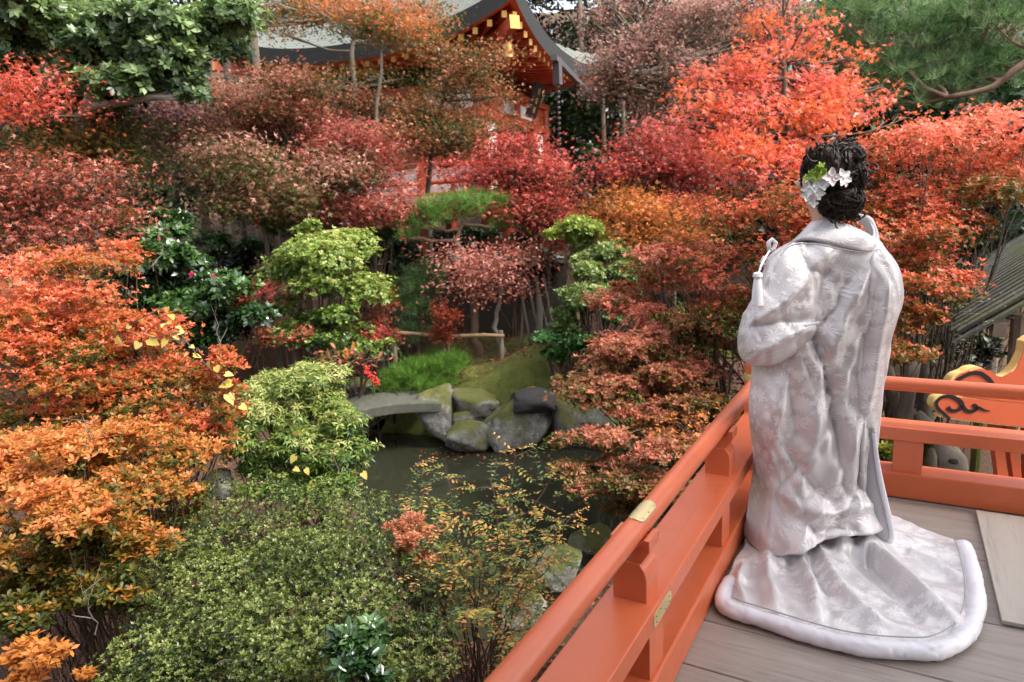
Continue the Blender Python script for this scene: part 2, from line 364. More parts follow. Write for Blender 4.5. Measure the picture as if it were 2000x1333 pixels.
rl = railing('railing', 'vermilion railing on the left running toward the camera, with a brass plate', (XB, 0, 0), (0, 1, 0), (-1, 0, 0), YB+.02,
             [-.79, .035, .86, 1.68, 2.505, 3.33], [-.4, 1.68, 2.66], [('top', 1.735), ('side', 1.685)], -2.6)
rr_ = railing('railing', 'vermilion railing across the far right side of the deck, behind the robe', (XB+.06, YB, 0), (1, 0, 0), (0, 1, 0), 4.2,
              [.515, 1.45, 2.3], [1.45, 2.9], [], .0)
nw = thing('newel_post', 'round vermilion newel post where the two railings meet', 'post', (-.62, 3.565, 0))
MB().lathe([(.086, 0), (.086, .575), (.083, .578), (.083, .583), (.086, .586), (.085, .625), (.078, .648), (.06, .664), (.03, .672), (.004, .674)], (-.62, 3.565, 0), 32).build('shaft', M['verm_z'], nw, 'auto')
MB().lathe([(.0875, .498), (.0885, .502), (.0885, .53), (.0875, .534)], (-.62, 3.565, 0), 32).build('brass_band', M['brass'], nw, 'auto')

# unseen hall: roof, walls behind and right, added and shaped to shade the deck
ROX = 4.2; RO0 = 1.0
rfh = thing('deck_shade_hall', 'unseen timber hall behind the camera, roof and walls added to shade the deck', 'shade structure', (1, -1, 2.8)); M['oldwood'] = plain('old_timber', (.09, .055, .04), .8, 0, .3, 4)
MB().box((RO0, -6, 2.80), (ROX, 3.75, 2.86)).build('shade_roof_boards', M['oldwood'], rfh)
MB().box((-.15, -6, 2.80), (RO0-.003, 1.3, 2.86)).build('shade_roof_boards', M['oldwood'], rfh)  # second unseen slab, added to darken the robe's back
for i in range(9): MB().box((RO0, -5.6+i*1.1, 2.70), (ROX, -5.5+i*1.1, 2.799)).build('shade_roof_joist', M['oldwood'], rfh)
for x in (RO0+.15, ROX-.2): MB().box((x-.09, -2.9, -1.5), (x+.09, -2.72, 2.70)).build('post', M['verm2'], rfh)
MB().box((-3.5, -3.2, -1.4), (ROX, -3.0, 2.795)).build('shade_wall', M['oldwood'], rfh)  # unseen wall, added to keep sky light off camera-facing sides
MB().box((3.1, -3.0, -.04), (3.25, .6, 2.69)).build('shade_wall', M['oldwood'], rfh)
# ------------------------------------------------------------------ temple hall
TH = R_(20.5); eR = np.array([math.sin(TH), math.cos(TH)]); eL = np.array([-math.cos(TH), math.sin(TH)])     # wall directions in (s,t)
C0 = np.array([-.47, 17.0]); WD = 5.0; FL = 1.45; OV = 1.5
def HP(a, b, z):
    """a metres along the front (right) wall, b along the side (left) wall"""
    q = C0 + eR*a + eL*b; return ST(q[0], q[1], z)
hall = thing('temple_hall', 'small vermilion temple hall with white panels and a curved grey roof', 'temple', HP(2.5, 2.5, 0))
def hbox(a0, a1, b0, b1, z0, z1):
    m = MB(); m.box((a0, b0, z0), (a1, b1, z1)); m.v = [tuple(HP(*p)) for p in m.v]; return m
PZ = 4.35
for a in (0, 1.15, 3.85, 5.0):
    for b in (0, 1.67, 3.33, 5.0):
        if a in (0, 5.0) or b in (0, 5.0):
            MB().tube([HP(a, b, -1.0), HP(a, b, PZ)], .13, 14).build('pillar', M['verm2'], hall, 'auto')
# walls set back inside the pillar line: white plaster panels between vermilion rails
for k, (b0, b1) in enumerate(((.0, 1.67), (1.67, 3.33), (3.33, 5.0))):
    hbox(.0, .06, b0+.14, b1-.14, 2.62, 4.1).build('wall_panel', M['verm2'], hall)
    hbox(-.01, .05, b0+.14, b1-.14, 1.78, 2.44).build('wall_panel', M['white'], hall)
    if k == 0: hbox(-.012, .04, b0+.2, b1-.2, 3.78, 4.22).build('wall_panel', M['white'], hall)
    for z in (1.60, 1.67, 1.74): hbox(-.03, .03, b0+.13, b1-.13, z-.014, z+.014).build('louvre_slat', M['white'], hall)
for z, h in ((1.50, .10), (2.53, .09), (3.62, .14), (4.30, .16)):
    hbox(-.11, .11, -.25, 5.25, z-h/2, z+h/2).build('tie_beam', M['verm2'], hall, bevel=.01)
    hbox(-.25, 5.25, -.115, .105, z-h/2+.003, z+h/2+.003).build('tie_beam', M['verm2'], hall, bevel=.01)
for a0, a1 in ((.14, 1.02), (3.98, 4.86)):
    hbox(a0+.16, a1-.16, -.01, .05, 1.60, 3.5).build('wall_panel', M['white'], hall)
    hbox(a0, a1, .01, .07, 1.55, 3.55).build('wall_panel', M['verm2'], hall)
hbox(.2, 4.8, -.02, .04, 3.72, 4.2).build('wall_panel', M['verm2'], hall)
for a0 in (1.3, 2.75): hbox(a0, a0+.95, -.03, -.021, 3.80, 4.12).build('wall_panel', M['white'], hall)
hbox(1.28, 3.72, .25, .3, 1.5, 3.6).build('doorway', M['dark'], hall)
for a in (1.33, 3.67): hbox(a-.08, a+.08, -.06, .1, 1.5, 3.55).build('door_jamb', M['verm2'], hall)
for a0, a1 in ((1.42, 1.95), (3.05, 3.58)):
    d = hbox(a0, a1, .12, .16, 1.55, 3.5).build('lattice_door', M['black'], hall)
    for i in range(6): z = 1.75+i*.32; hbox(a0, a1, .09, .119, z, z+.03).build('lattice_bar', M['gold'], d)
# plaque, hung tilting forward above the door
pl = MB(); pl.box((1.75, -.55, 3.70), (2.45, -.47, 4.50)); pl.v = [tuple(HP(a, b-(z-3.7)*.35, z)) for a, b, z in pl.v]
po = pl.build('name_plaque', M['black'], hall, bevel=.01)
for i in range(3):
    g = MB(); g.box((2.02, -.565, 3.8+i*.22), (2.18, -.555, 3.94+i*.22)); g.v = [tuple(HP(a, b-(z-3.7)*.35, z)) for a, b, z in g.v]; g.build('plaque_mark', M['gold'], po)
# verandah on stilts with a rail
hbox(-1.05, 6.05, -1.05, 6.05, FL-.14, FL).build('verandah_floor', M['verm2'], hall, bevel=.01)
for i in range(6):
    MB().tube([HP(-.95, -.95+i*1.38, -1.2), HP(-.95, -.95+i*1.38, FL-.14)], .085, 10).build('stilt', M['verm2'], hall, 'auto')
    if i: MB().tube([HP(-.95+i*1.38, -.95, -1.2), HP(-.95+i*1.38, -.95, FL-.14)], .085, 10).build('stilt', M['verm2'], hall, 'auto')
for z, r in ((FL+.10, .05), (FL+.36, .04), (FL+.62, .05)):
    MB().tube([HP(-1.0, -1.2, z), HP(-1.0, 6.2, z)], r, 8).build('verandah_rail', M['verm2'], hall, 'auto')
    MB().tube([HP(-1.2, -1.0, z), HP(1.4, -1.0, z)], r, 8).build('verandah_rail', M['verm2'], hall, 'auto')
    MB().tube([HP(3.6, -1.0, z), HP(6.2, -1.0, z)], r, 8).build('verandah_rail', M['verm2'], hall, 'auto')
for i in range(6): hbox(-1.04, -.96, -1.0+i*1.38-.04, -1.0+i*1.38+.04, FL, FL+.62).build('baluster', M['verm2'], hall)
for a, b in ((-1, -1), (1.4, -1), (3.6, -1), (6, -1)):
    p = HP(a, b, FL); MB().lathe([(.08, 0), (.08, .78)], p, 14).build('rail_post', M['verm2'], hall, 'auto')
    MB().lathe([(.088, .74), (.088, .90), (.06, .92), (.09, .99), (.07, 1.07), (.01, 1.14)], p, 14).build('gilt_cap', M['gold'], hall, 'auto')
# stair with sloping handrails down from the doorway
for i in range(7): hbox(1.5, 3.5, -1.35-i*.3, -1.02-i*.3, FL-.2-i*.2, FL-.14-i*.2).build('stair_tread', M['verm2'], hall)
for a in (1.42, 3.58):
    MB().tube([HP(a, -1.0, FL+.62), HP(a, -3.2, FL-.75)], .05, 8).build('stair_rail', M['verm2'], hall, 'auto')
    MB().tube([HP(a, -1.0, FL+.28), HP(a, -3.2, FL-1.08)], .045, 8).build('stair_rail', M['verm2'], hall, 'auto')
    p = HP(a, -3.25, FL-1.7); MB().lathe([(.08, 0), (.08, .9)], p, 14).build('rail_post', M['verm2'], hall, 'auto')
    MB().lathe([(.09, .88), (.09, 1.06), (.06, 1.08), (.09, 1.15), (.07, 1.22), (.01, 1.28)], p, 14).build('gilt_cap', M['gold'], hall, 'auto')
# curved roof
HZ = 4.0
def roofz(u, v):
    """u,v in -1..1 over the roof plan (eave to eave)"""
    r = max(abs(u), abs(v)); along = min(abs(u), abs(v))/max(r, 1e-6)
    return 5.18 + 3.9*(1-r)**1.0*(.50+.50*(1-r)) + .78*(along**2.6)*r**3.2
def RP(u, v, dz=0): return HP(2.5+u*HZ, 2.5+v*HZ, roofz(u, v)+dz)
t = NT('bark_roof'); v = t.coord(scale=(1, 1, 1)); wv = t.node('ShaderNodeTexWave', wave_type='BANDS', bands_direction='Z'); wv.inputs['Scale'].default_value = 3.2; wv.inputs['Distortion'].default_value = 1.5; t.link(v, wv.inputs['Vector'])
n = t.noise(v, 5, 6); col = t.mix(n, (.08, .085, .078), (.18, .185, .17)); col = t.mix(t.math('MULTIPLY', t.noise(v, 1.2, 4), .5), col, (.16, .2, .15)); t.base(t.mix(t.math('MULTIPLY', wv.outputs[0], .25), col, (.10, .10, .09)))
t.bump(wv.outputs[0], .5, .03); M['roof'] = t.set(Roughness=.7)
M['eave'] = plain('dark_eave', (.035, .036, .036), .7, 0, .3, 6)
N = 36; g = np.linspace(-1, 1, N+1)
gv = np.array([RP(u, w_) for u in g for w_ in g]); ii = np.arange((N+1)**2).reshape(N+1, N+1)
gf = np.stack([ii[:-1, :-1], ii[1:, :-1], ii[1:, 1:], ii[:-1, 1:]], -1).reshape(-1, 4)
roof = np_mesh('roof', gv, gf, M['roof'], hall, smooth=True)
def eaveband(d0, d1, ins0, ins1, name, mat):
    m = MB(); vs = []; k = 0; n = 40
    ring = [(-1+2*i/n, -1) for i in range(n)] + [(1, -1+2*i/n) for i in range(n)] + [(1-2*i/n, 1) for i in range(n)] + [(-1, 1-2*i/n) for i in range(n)]
    for u, w_ in ring:
        q = RP(u, w_); c = HP(2.5, 2.5, 0)
        for d, ins in ((d0, ins0), (d1, ins1)):
            p = q + (c-q)*np.array([1, 1, 0])*ins; p[2] = q[2]+d; vs.append(p)
    L = len(ring); m.add(vs, [(2*i, 2*((i+1) % L), 2*((i+1) % L)+1, 2*i+1) for i in range(L)]); return m.build(name, mat, roof, True)
eaveband(.0, -.34, .0, .018, 'eave_edge', M['eave'])
eaveband(-.34, -.40, .018, .05, 'eave_edge', M['verm2'])
eaveband(-.40, -.25, .05, .42, 'eave_soffit', M['verm2'])
for side in range(4):
    for i in range(23):
        w_ = -1+2*(i+.5)/23
        f = {0: lambda a, b: (a, b), 1: lambda a, b: (b, a), 2: lambda a, b: (-a, b), 3: lambda a, b: (b, -a)}[side]
        if side > 1 and i % 2: continue
        e = .955
        p0 = RP(*f(-e, w_*e), -.52); p1 = RP(*f(-.60, w_*.97 if abs(w_) < .6 else w_*.72), 0); p1[2] = p0[2]+.12
        o = MB().beam(p0, p1, .095, .12).build('rafter', M['verm2'], roof)
        d = p0-p1; d /= np.linalg.norm(d)
        MB().beam(p0-d*.01, p0+d*.012, .105, .13).build('gilt_tip', M['gold'], roof)
for u, w_ in ((-1, -1), (-1, 1), (1, -1), (1, 1)):
    p0 = RP(u*.975, w_*.975, -.80); p1 = RP(u*.55, w_*.55); p1[2] = p0[2]-.30
    o = MB().beam(p0, p1, .2, .24).build('corner_rafter', M['verm2'], roof, bevel=.01)
    d = p0-p1; d /= np.linalg.norm(d); MB().beam(p0-d*.02, p0+d*.02, .22, .27).build('gilt_tip', M['gold'], roof)
# wind bell under the near corner
bp = RP(-.91, -.91, -1.12); bell = thing('wind_bell', 'gilt wind bell hanging under the near eave corner of the temple', 'bell', bp)
MB().tube([bp+np.array([0, 0, .22]), bp], .012, 6).build('hanger', M['nail'], bell)
MB().lathe([(.03, .02), (.075, .0), (.10, -.08), (.105, -.2), (.125, -.30), (.11, -.31), (.085, -.2)], bp, 16).build('bell_body', M['gold'], bell, 'auto')
MB().tube([bp+np.array([0, 0, -.28]), bp+np.array([0, 0, -.46])], .012, 6).build('clapper', M['gold'], bell)
# gutter outlet and rain chain on the front eave
gp = RP(-.40, -1.03, -.42); gutter = thing('rain_chain', 'grey gutter outlet with a long rain chain hanging beside the temple front', 'rain chain', gp)
M['lead'] = plain('weathered_copper', (.14, .13, .135), .5, .6)
d = RP(-.2, -1.03, -.42)-gp; d /= np.linalg.norm(d)
m = MB(); m.beam(gp-d*.25, gp+d*3.2+np.array([0, 0, -.1]), .14, .13); m.build('gutter', M['lead'], gutter)
m = MB(); m.beam(gp+np.array([0, 0, .05]), gp+np.array([0, 0, -.55]), .17, .17, (1, 0, 0)); m.build('outlet_box', M['lead'], gutter)
for i in range(30):
    z = gp[2]-.6-i*.12
    MB().lathe([(.012, -.05), (.05, .03), (.045, .035), (.01, -.04)], (gp[0], gp[1], z), 8).build('chain_cup', M['lead'], gutter, True)
# lower roof of the next building, seen past the hall's right eave
lr = thing('side_roof', 'low grey roof of the building behind the temple', 'roof', ST(5.0, 26, 3))
m = MB(); A = [AT(1175, 92, 25), AT(1300, 100, 25), AT(1290, 130, 24), AT(1165, 122, 24)]; B = [p-np.array([0, 0, .25]) for p in A]
m.add(A+B, [(0, 1, 2, 3), (7, 6, 5, 4), (0, 4, 5, 1), (1, 5, 6, 2), (2, 6, 7, 3), (3, 7, 4, 0)]); m.build('roof_slope', M['roof'], lr)
m = MB(); m.beam(AT(1200, 140, 25), AT(1280, 140, 25), 1.2, .25); m.build('wall', M['verm2'], lr)
for q in (1185, 1290): 
    p = AT(q, 130, 25.2); MB().tube([[p[0], p[1], GZ(p)-.3], p], .12, 10).build('post', M['verm2'], lr, 'auto')
# ------------------------------------------------------------------ foliage machinery
def unit(v): return v/(np.linalg.norm(v, axis=-1, keepdims=True)+1e-9)
def lump(d, seed, k=2.6):
    r = np.random.default_rng(seed); o = 0
    for i in range(7):
        w = r.normal(size=3)*k*(1+.35*i); o = o + np.sin(d@w + r.uniform(0, 6.28))/(1+.5*i)
    return o/2.2
TPL = {}
TPL['oval'] = (np.array([(0, 0, 0), (.27, .5, .05), (0, 1, -.02), (-.27, .5, .05)]), np.array([(0, 1, 2), (0, 2, 3)]))
TPL['blade'] = (np.array([(0, 0, 0), (.13, .45, .03), (0, 1, -.05), (-.13, .45, .03)]), np.array([(0, 1, 2), (0, 2, 3)]))
TPL['leaf6'] = (np.array([(0, 0, 0), (.17, .3, .05), (.22, .62, .05), (0, 1, -.04), (-.22, .62, .05), (-.17, .3, .05)]), np.array([(0, 1, 2, 3), (0, 3, 4, 5)]))
TPL['round'] = (np.array([(0, 0, 0), (.3, .28, .05), (.3, .75, .05), (0, 1, 0), (-.3, .75, .05), (-.3, .28, .05)]), np.array([(0, 1, 2, 3), (0, 3, 4, 5)]))
def _maple(tips, w, notch):
    v = [(0, .28, .02)]; n = len(tips); f = []
    ang = [a for a, l in tips]; no = [ang[0]-32] + [(ang[i]+ang[i+1])/2 for i in range(n-1)] + [ang[-1]+32]
    for a in no: v.append((notch*math.cos(R_(a)), .28+notch*math.sin(R_(a)), .03))
    for i, (a, l) in enumerate(tips): v.append((l*math.cos(R_(a)), .28+l*math.sin(R_(a)), -.07)); f.append((0, 1+i, 1+len(no)+i, 2+i))
    return np.array(v), np.array(f)
TPL['maple'] = _maple([(-10, .50), (38, .66), (90, .75), (142, .66), (190, .50)], .1, .17)
TPL['maple3'] = (np.array([(-.14, .2, 0), (.14, .2, 0), (0, 1, -.08), (-.05, .38, .02), (.05, .12, .02), (.62, .62, -.08), (.05, .38, .02), (-.05, .12, .02), (-.62, .62, -.08)]), np.array([(0, 1, 2), (4, 5, 3), (6, 8, 7)]))
TPL['heart'] = (np.array([(0, .08, 0), (.26, -.06, .05), (.46, .22, .07), (.30, .62, .03), (0, 1, -.1), (-.30, .62, .03), (-.46, .22, .07), (-.26, -.06, .05)]), np.array([(0, 1, 2, 3), (0, 3, 4, 4), (0, 4, 5, 5), (0, 5, 6, 7)]))
TPL['heart'] = (TPL['heart'][0], np.array([(0, 1, 2), (0, 2, 3), (0, 3, 4), (0, 4, 5), (0, 5, 6), (0, 6, 7)]))
TPL['needle'] = (np.array([(-.013, 0, 0), (.013, 0, 0), (0, 1, 0)]), np.array([(0, 1, 2)]))
def leaves(kind, P, D, Nn, size):
    """place leaf templates: positions P, long axis D, face normal Nn, size"""
    tv, tf = TPL[kind]; n = len(P); D = unit(D); X = unit(np.cross(D, Nn)); Z = np.cross(X, D)
    size = np.broadcast_to(size, (n,))
    V = P[:, None, :] + size[:, None, None]*(tv[None, :, 0:1]*X[:, None, :] + tv[None, :, 1:2]*D[:, None, :] + tv[None, :, 2:3]*Z[:, None, :])
    F = tf[None] + (np.arange(n)*len(tv))[:, None, None]
    return V.reshape(-1, 3), F.reshape(-1, tf.shape[1]), len(tv)
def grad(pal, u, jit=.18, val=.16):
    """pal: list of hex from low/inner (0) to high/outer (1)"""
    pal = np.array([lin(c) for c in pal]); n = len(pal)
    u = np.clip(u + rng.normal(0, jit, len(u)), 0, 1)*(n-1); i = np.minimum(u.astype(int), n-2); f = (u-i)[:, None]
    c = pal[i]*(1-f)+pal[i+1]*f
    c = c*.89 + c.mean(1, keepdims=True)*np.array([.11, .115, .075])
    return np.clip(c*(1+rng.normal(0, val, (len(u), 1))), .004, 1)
def lobe_world(l):
    px, py, t, rx, ry = l[:5]; dd = l[5] if len(l) > 5 else .75
    m = mpp(t); a, c = rx*m, ry*m; b = max(a, c)*dd
    return AT(px, py, t), np.array([a, b, c])
def frame(v):     # local (a right, b ahead, c up) -> world
    return v[..., 0:1]*RTH + v[..., 1:2]*FWH + v[..., 2:3]*np.array([0, 0, 1.])
def tips_in(l, n, seed, shell=.5, zmin=-.55, face=.35, rough=.28):
    c, R = lobe_world(l); r = np.random.default_rng(seed)
    d = unit(r.normal(size=(n*5, 3))); keep = (d[:, 2] > zmin) & (r.random(n*5) < np.clip(.55 + .45*d[:, 2]*.8 - face*d[:, 1], .06, 1)); d = d[keep][:n]
    rad = (shell + (1-shell)*r.random(len(d))**.6)*(1+rough*np.clip(lump(d, seed), -1.2, 1.6))
    rad = rad*np.where(r.random(len(d)) < .12, r.uniform(1.05, 1.3, len(d)), 1)
    loc = d*rad[:, None]*R
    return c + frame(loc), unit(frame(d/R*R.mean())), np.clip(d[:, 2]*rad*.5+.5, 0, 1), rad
def tube_np(m, a, b, r0, r1, sag=0, n=5, sides=5, wob=.05):
    a, b = np.array(a, float), np.array(b, float); L = np.linalg.norm(b-a); pts = []
    for i in range(n+1):
        u = i/n; p = a*(1-u)+b*u; p = p + np.array([0, 0, -sag*4*u*(1-u)*L])
        if 0 < i < n: p = p + rng.normal(0, wob*L/3, 3)*(1, 1, .6)
        pts.append(p)
    m.tube(pts, np.linspace(r0, r1, n+1), sides, cap=False); return pts
def split(lobes, k, s, flat, seed, out=1.0):
    """break each big lobe into k smaller overlapping tiers"""
    r = np.random.default_rng(seed); o = []
    for l in lobes:
        dd = l[5] if len(l) > 5 else .75; w = l[6] if len(l) > 6 else 1
        kk = max(2, int(k*min(1.6, max(.5, (l[3]*l[4]/4200)**.4))))
        for j in range(kk):
            d = unit(r.normal(size=3))*r.random()**.4*out; z = r.uniform(.75, 1.3)
            o.append((l[0]+d[0]*l[3], l[1]+d[2]*l[4], l[2]+d[1]*max(l[3], l[4])*dd*mpp(l[2]), l[3]*s*z, max(l[4]*s*z*flat, l[3]*s*z*.22), .9, w))
    return o
def whorl_plant(name, label, cat, lobes, n, size, pal, kind='leaf6', mat='leaf', per=5, elev=(15, 55), up=.55, base=None, stems=26, sr=.012, shell=.55, group=None,
                zmin=-.5, jit=.2, seed=1, rough=.28, stuffpart='foliage', bark='twig', face=.35, loose=0., parts=('stems', 'foliage'), droop=0, tipc=None, trunk=None, sp=(5, .52, .75), hue=.18):
    big = lobes; lobes = split(lobes, sp[0], sp[1], sp[2], seed+500) if sp else lobes; hr_ = np.random.default_rng(seed+9)
    tot = sum(l[3]*l[4]*(l[6] if len(l) > 6 else 1) for l in lobes); P, A, U, HS = [], [], [], []
    for i, l in enumerate(lobes):
        k = max(4, int(n*l[3]*l[4]*(l[6] if len(l) > 6 else 1)/tot)); p, a, u, _ = tips_in(l, k, seed*101+i, shell, zmin, face, rough); P.append(p); A.append(a); U.append(u); HS.append(np.full(len(p), hr_.normal(0, hue)))
    P, A, U, HS = map(np.concatenate, (P, A, U, HS))
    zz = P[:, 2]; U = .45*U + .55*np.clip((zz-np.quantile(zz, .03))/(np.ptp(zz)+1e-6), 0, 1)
    if base is None:
        c = P.mean(0); base = np.array([c[0], c[1], GZ(c)])
    o = thing(name, label, cat, base, group)
    ax = unit(A*(1-up) + np.array([0, 0, up]) + rng.normal(0, .22, A.shape))
    if loose: P = P + rng.normal(0, loose, P.shape)
    N = len(P); e1 = unit(np.cross(ax, rng.normal(size=ax.shape))); e2 = np.cross(ax, e1)
    ph = rng.uniform(0, 6.28, (N, 1)) + np.arange(per)*6.283/per + rng.normal(0, .25, (N, per))
    el = np.radians(rng.uniform(*elev, (N, per)))
    rad = np.cos(ph)[..., None]*e1[:, None] + np.sin(ph)[..., None]*e2[:, None]
    D = np.cos(el)[..., None]*rad + np.sin(el)[..., None]*ax[:, None]; D[..., 2] -= droop
    Nn = np.sin(el)[..., None]*-rad + np.cos(el)[..., None]*ax[:, None] + rng.normal(0, .15, D.shape)
    sz = size*rng.uniform(.65, 1.15, (N, per))
    PP_ = np.repeat(P, per, 0) + D.reshape(-1, 3)*.1*size
    V, F, k = leaves(kind, PP_, D.reshape(-1, 3), Nn.reshape(-1, 3), sz.ravel())
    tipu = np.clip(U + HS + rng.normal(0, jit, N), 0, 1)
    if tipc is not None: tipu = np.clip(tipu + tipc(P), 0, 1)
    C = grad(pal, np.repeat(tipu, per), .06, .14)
    f = np_mesh(parts[1], V, F, M[mat], o, np.repeat(C, k, 0)); f['kind'] = 'stuff'
    m = MB(); sel = rng.choice(N, min(stems*3, N), False)
    if trunk is not None:
        pp = []; path = [np.array(p, float) for p in trunk]
        for i in range(len(path)-1):
            for u in np.linspace(0, 1, 5, endpoint=(i == len(path)-2)): pp.append(path[i]*(1-u)+path[i+1]*u+(rng.normal(0, sr*.3, 3) if 0 < u < 1 else 0))
        m.tube(pp, np.linspace(sr*1.6, sr*.7, len(pp)), 9)
        for l in big:
            c, R = lobe_world(l); st = min(pp, key=lambda p: np.linalg.norm(p-c)+max(0, p[2]-c[2])); g_ = tube_np(m, st, c, sr*.8, sr*.35, n=6, sides=6, wob=.12); q = P[np.linalg.norm(P-c, axis=1) < R.max()*1.1]
            for e in q[rng.integers(0, len(q), 12)]: tube_np(m, g_[rng.integers(3, 7)], e, sr*.3, sr*.1, n=4, sides=4, wob=.1)
    for j in range(stems if trunk is None else 0):
        tgt = P[sel[j]]; b0 = base + frame(np.array([rng.normal(0, .10), rng.normal(0, .10), -.05]))
        mid = b0*.45 + tgt*.55 + np.array([0, 0, -.15*np.linalg.norm(tgt-b0)*rng.random()])
        pts = tube_np(m, b0, mid, sr, sr*.6); tube_np(m, mid, tgt, sr*.6, sr*.2)
        for q in sel[stems+j*2: stems+j*2+2]: tube_np(m, mid, P[q], sr*.4, sr*.12, n=4, sides=4)
    m.build(parts[0], M[bark], o, True, fix=False)
    return o
def maple_tree(name, label, lobes, n, size, pal, kind='maple3', mat='leaf', trunk=None, tr=.06, bark='bark', group=None, seed=1, clump=12, spread=.20, jit=.2, flat=.48, shell=.12, cat='maple tree', zmin=-.85,
               rough=.5, droop=.45, layers=None, limbs=1, tilt=.6, sp=(8, .44, 1.0), hue=.26):
    lobes = split(lobes, sp[0], sp[1], sp[2], seed+700, 1.22) if sp else lobes; hr_ = np.random.default_rng(seed+19); HS = []; layers = 2 if sp else layers
    tot = sum(l[3]*l[4]*(l[6] if len(l) > 6 else 1) for l in lobes); P, O, U, limb = [], [], [], []
    cs = [lobe_world(l) for l in lobes]
    ctr = np.mean([c for c, _ in cs], 0)
    base = trunk[0] if trunk is not None else np.array([ctr[0], ctr[1], GZ(ctr)])
    o = thing(name, label, cat, base, group); m = MB()
    path = [np.array(p, float) for p in (trunk if trunk is not None else [base, base*.5+ctr*.5+frame(np.array([.15, 0, 0])), ctr])]
    # smooth trunk
    pp = []
    for i in range(len(path)-1):
        for u in np.linspace(0, 1, 5, endpoint=(i == len(path)-2)): pp.append(path[i]*(1-u)+path[i+1]*u + (rng.normal(0, tr*.25, 3) if 0 < u < 1 else 0))
    m.tube(pp, np.linspace(tr, tr*.45, len(pp)), 9)
    for i, l in enumerate(lobes):
        c, R = cs[i]; k = max(10, int(n*l[3]*l[4]*(l[6] if len(l) > 6 else 1)/tot)); K = max(4, k//clump)
        tp, dr, u, rad = tips_in(l, K, seed*131+i, shell, zmin, .25, rough)
        nl = layers or 2; r_ = np.random.default_rng(seed*991+i); loc = np.zeros((K, 3)); lay = r_.integers(0, nl, K)
        for j in range(nl):    # flat tiers of finger-like sprays, drooping at their ends
            zc = -.65+1.4*(j+.5)/nl + r_.normal(0, .12); sc = math.sqrt(max(.15, 1-zc*zc*.8)); nf = r_.integers(6, 11); az = r_.uniform(0, 6.283, nf); ln = r_.uniform(.55, 1.35, nf)*sc; w_ = np.where(lay == j)[0]
            fi = r_.integers(0, nf, len(w_)); rr = r_.random(len(w_))**.62*ln[fi]; la = r_.normal(0, .10, len(w_))*(.5+rr)
            loc[w_, 0] = rr*np.cos(az[fi])-la*np.sin(az[fi]); loc[w_, 1] = rr*np.sin(az[fi])+la*np.cos(az[fi]); loc[w_, 2] = zc+.22*np.cos(az[fi]*2+j)*rr-.38*rr**2+r_.normal(0, .07, len(w_))+.12
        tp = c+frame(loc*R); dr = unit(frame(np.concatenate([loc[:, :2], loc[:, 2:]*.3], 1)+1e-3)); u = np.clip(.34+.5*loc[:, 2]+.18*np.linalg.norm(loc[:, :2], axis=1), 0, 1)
        id_ = rng.integers(0, len(tp), k); off = rng.normal(0, spread, (k, 3))*(1, 1, flat)
        P.append(tp[id_]+off); O.append(unit(dr[id_]*(1, 1, .2)+unit(off)*.8)); U.append(u[id_]); HS.append(np.full(k, hr_.normal(0, hue)))
        st = min(pp, key=lambda p: np.linalg.norm(p-c)+max(0, p[2]-c[2])*1.5)
        inner = c + np.array([0, 0, -R[2]*.3]); g = tube_np(m, st, inner, tr*.30, tr*.14, sag=.05, n=6, sides=5, wob=.09)
        for q in tp[:min(len(tp), 5*limbs)]:
            mid = inner*.5+q*.5+rng.normal(0, .06, 3)*R.mean(); tube_np(m, g[rng.integers(3, 7)], mid, tr*.17, tr*.10, n=3, sides=4); tube_np(m, mid, q, tr*.10, tr*.04, n=3, sides=4)
    m.build('trunk', M[bark], o, True, fix=False)
    P, O, U = map(np.concatenate, (P, O, U)); N = len(P)
    D = O + rng.normal(0, .45, O.shape); D[:, 2] -= droop
    Nn = np.array([0, 0, 1.]) + rng.normal(0, tilt, D.shape)
    V, F, k = leaves(kind, P, D, Nn, size*rng.uniform(.6, 1.2, N))
    # colour varies from spray to spray
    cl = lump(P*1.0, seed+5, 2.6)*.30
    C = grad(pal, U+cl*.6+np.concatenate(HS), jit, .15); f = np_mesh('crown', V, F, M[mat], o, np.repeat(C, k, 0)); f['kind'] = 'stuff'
    return o
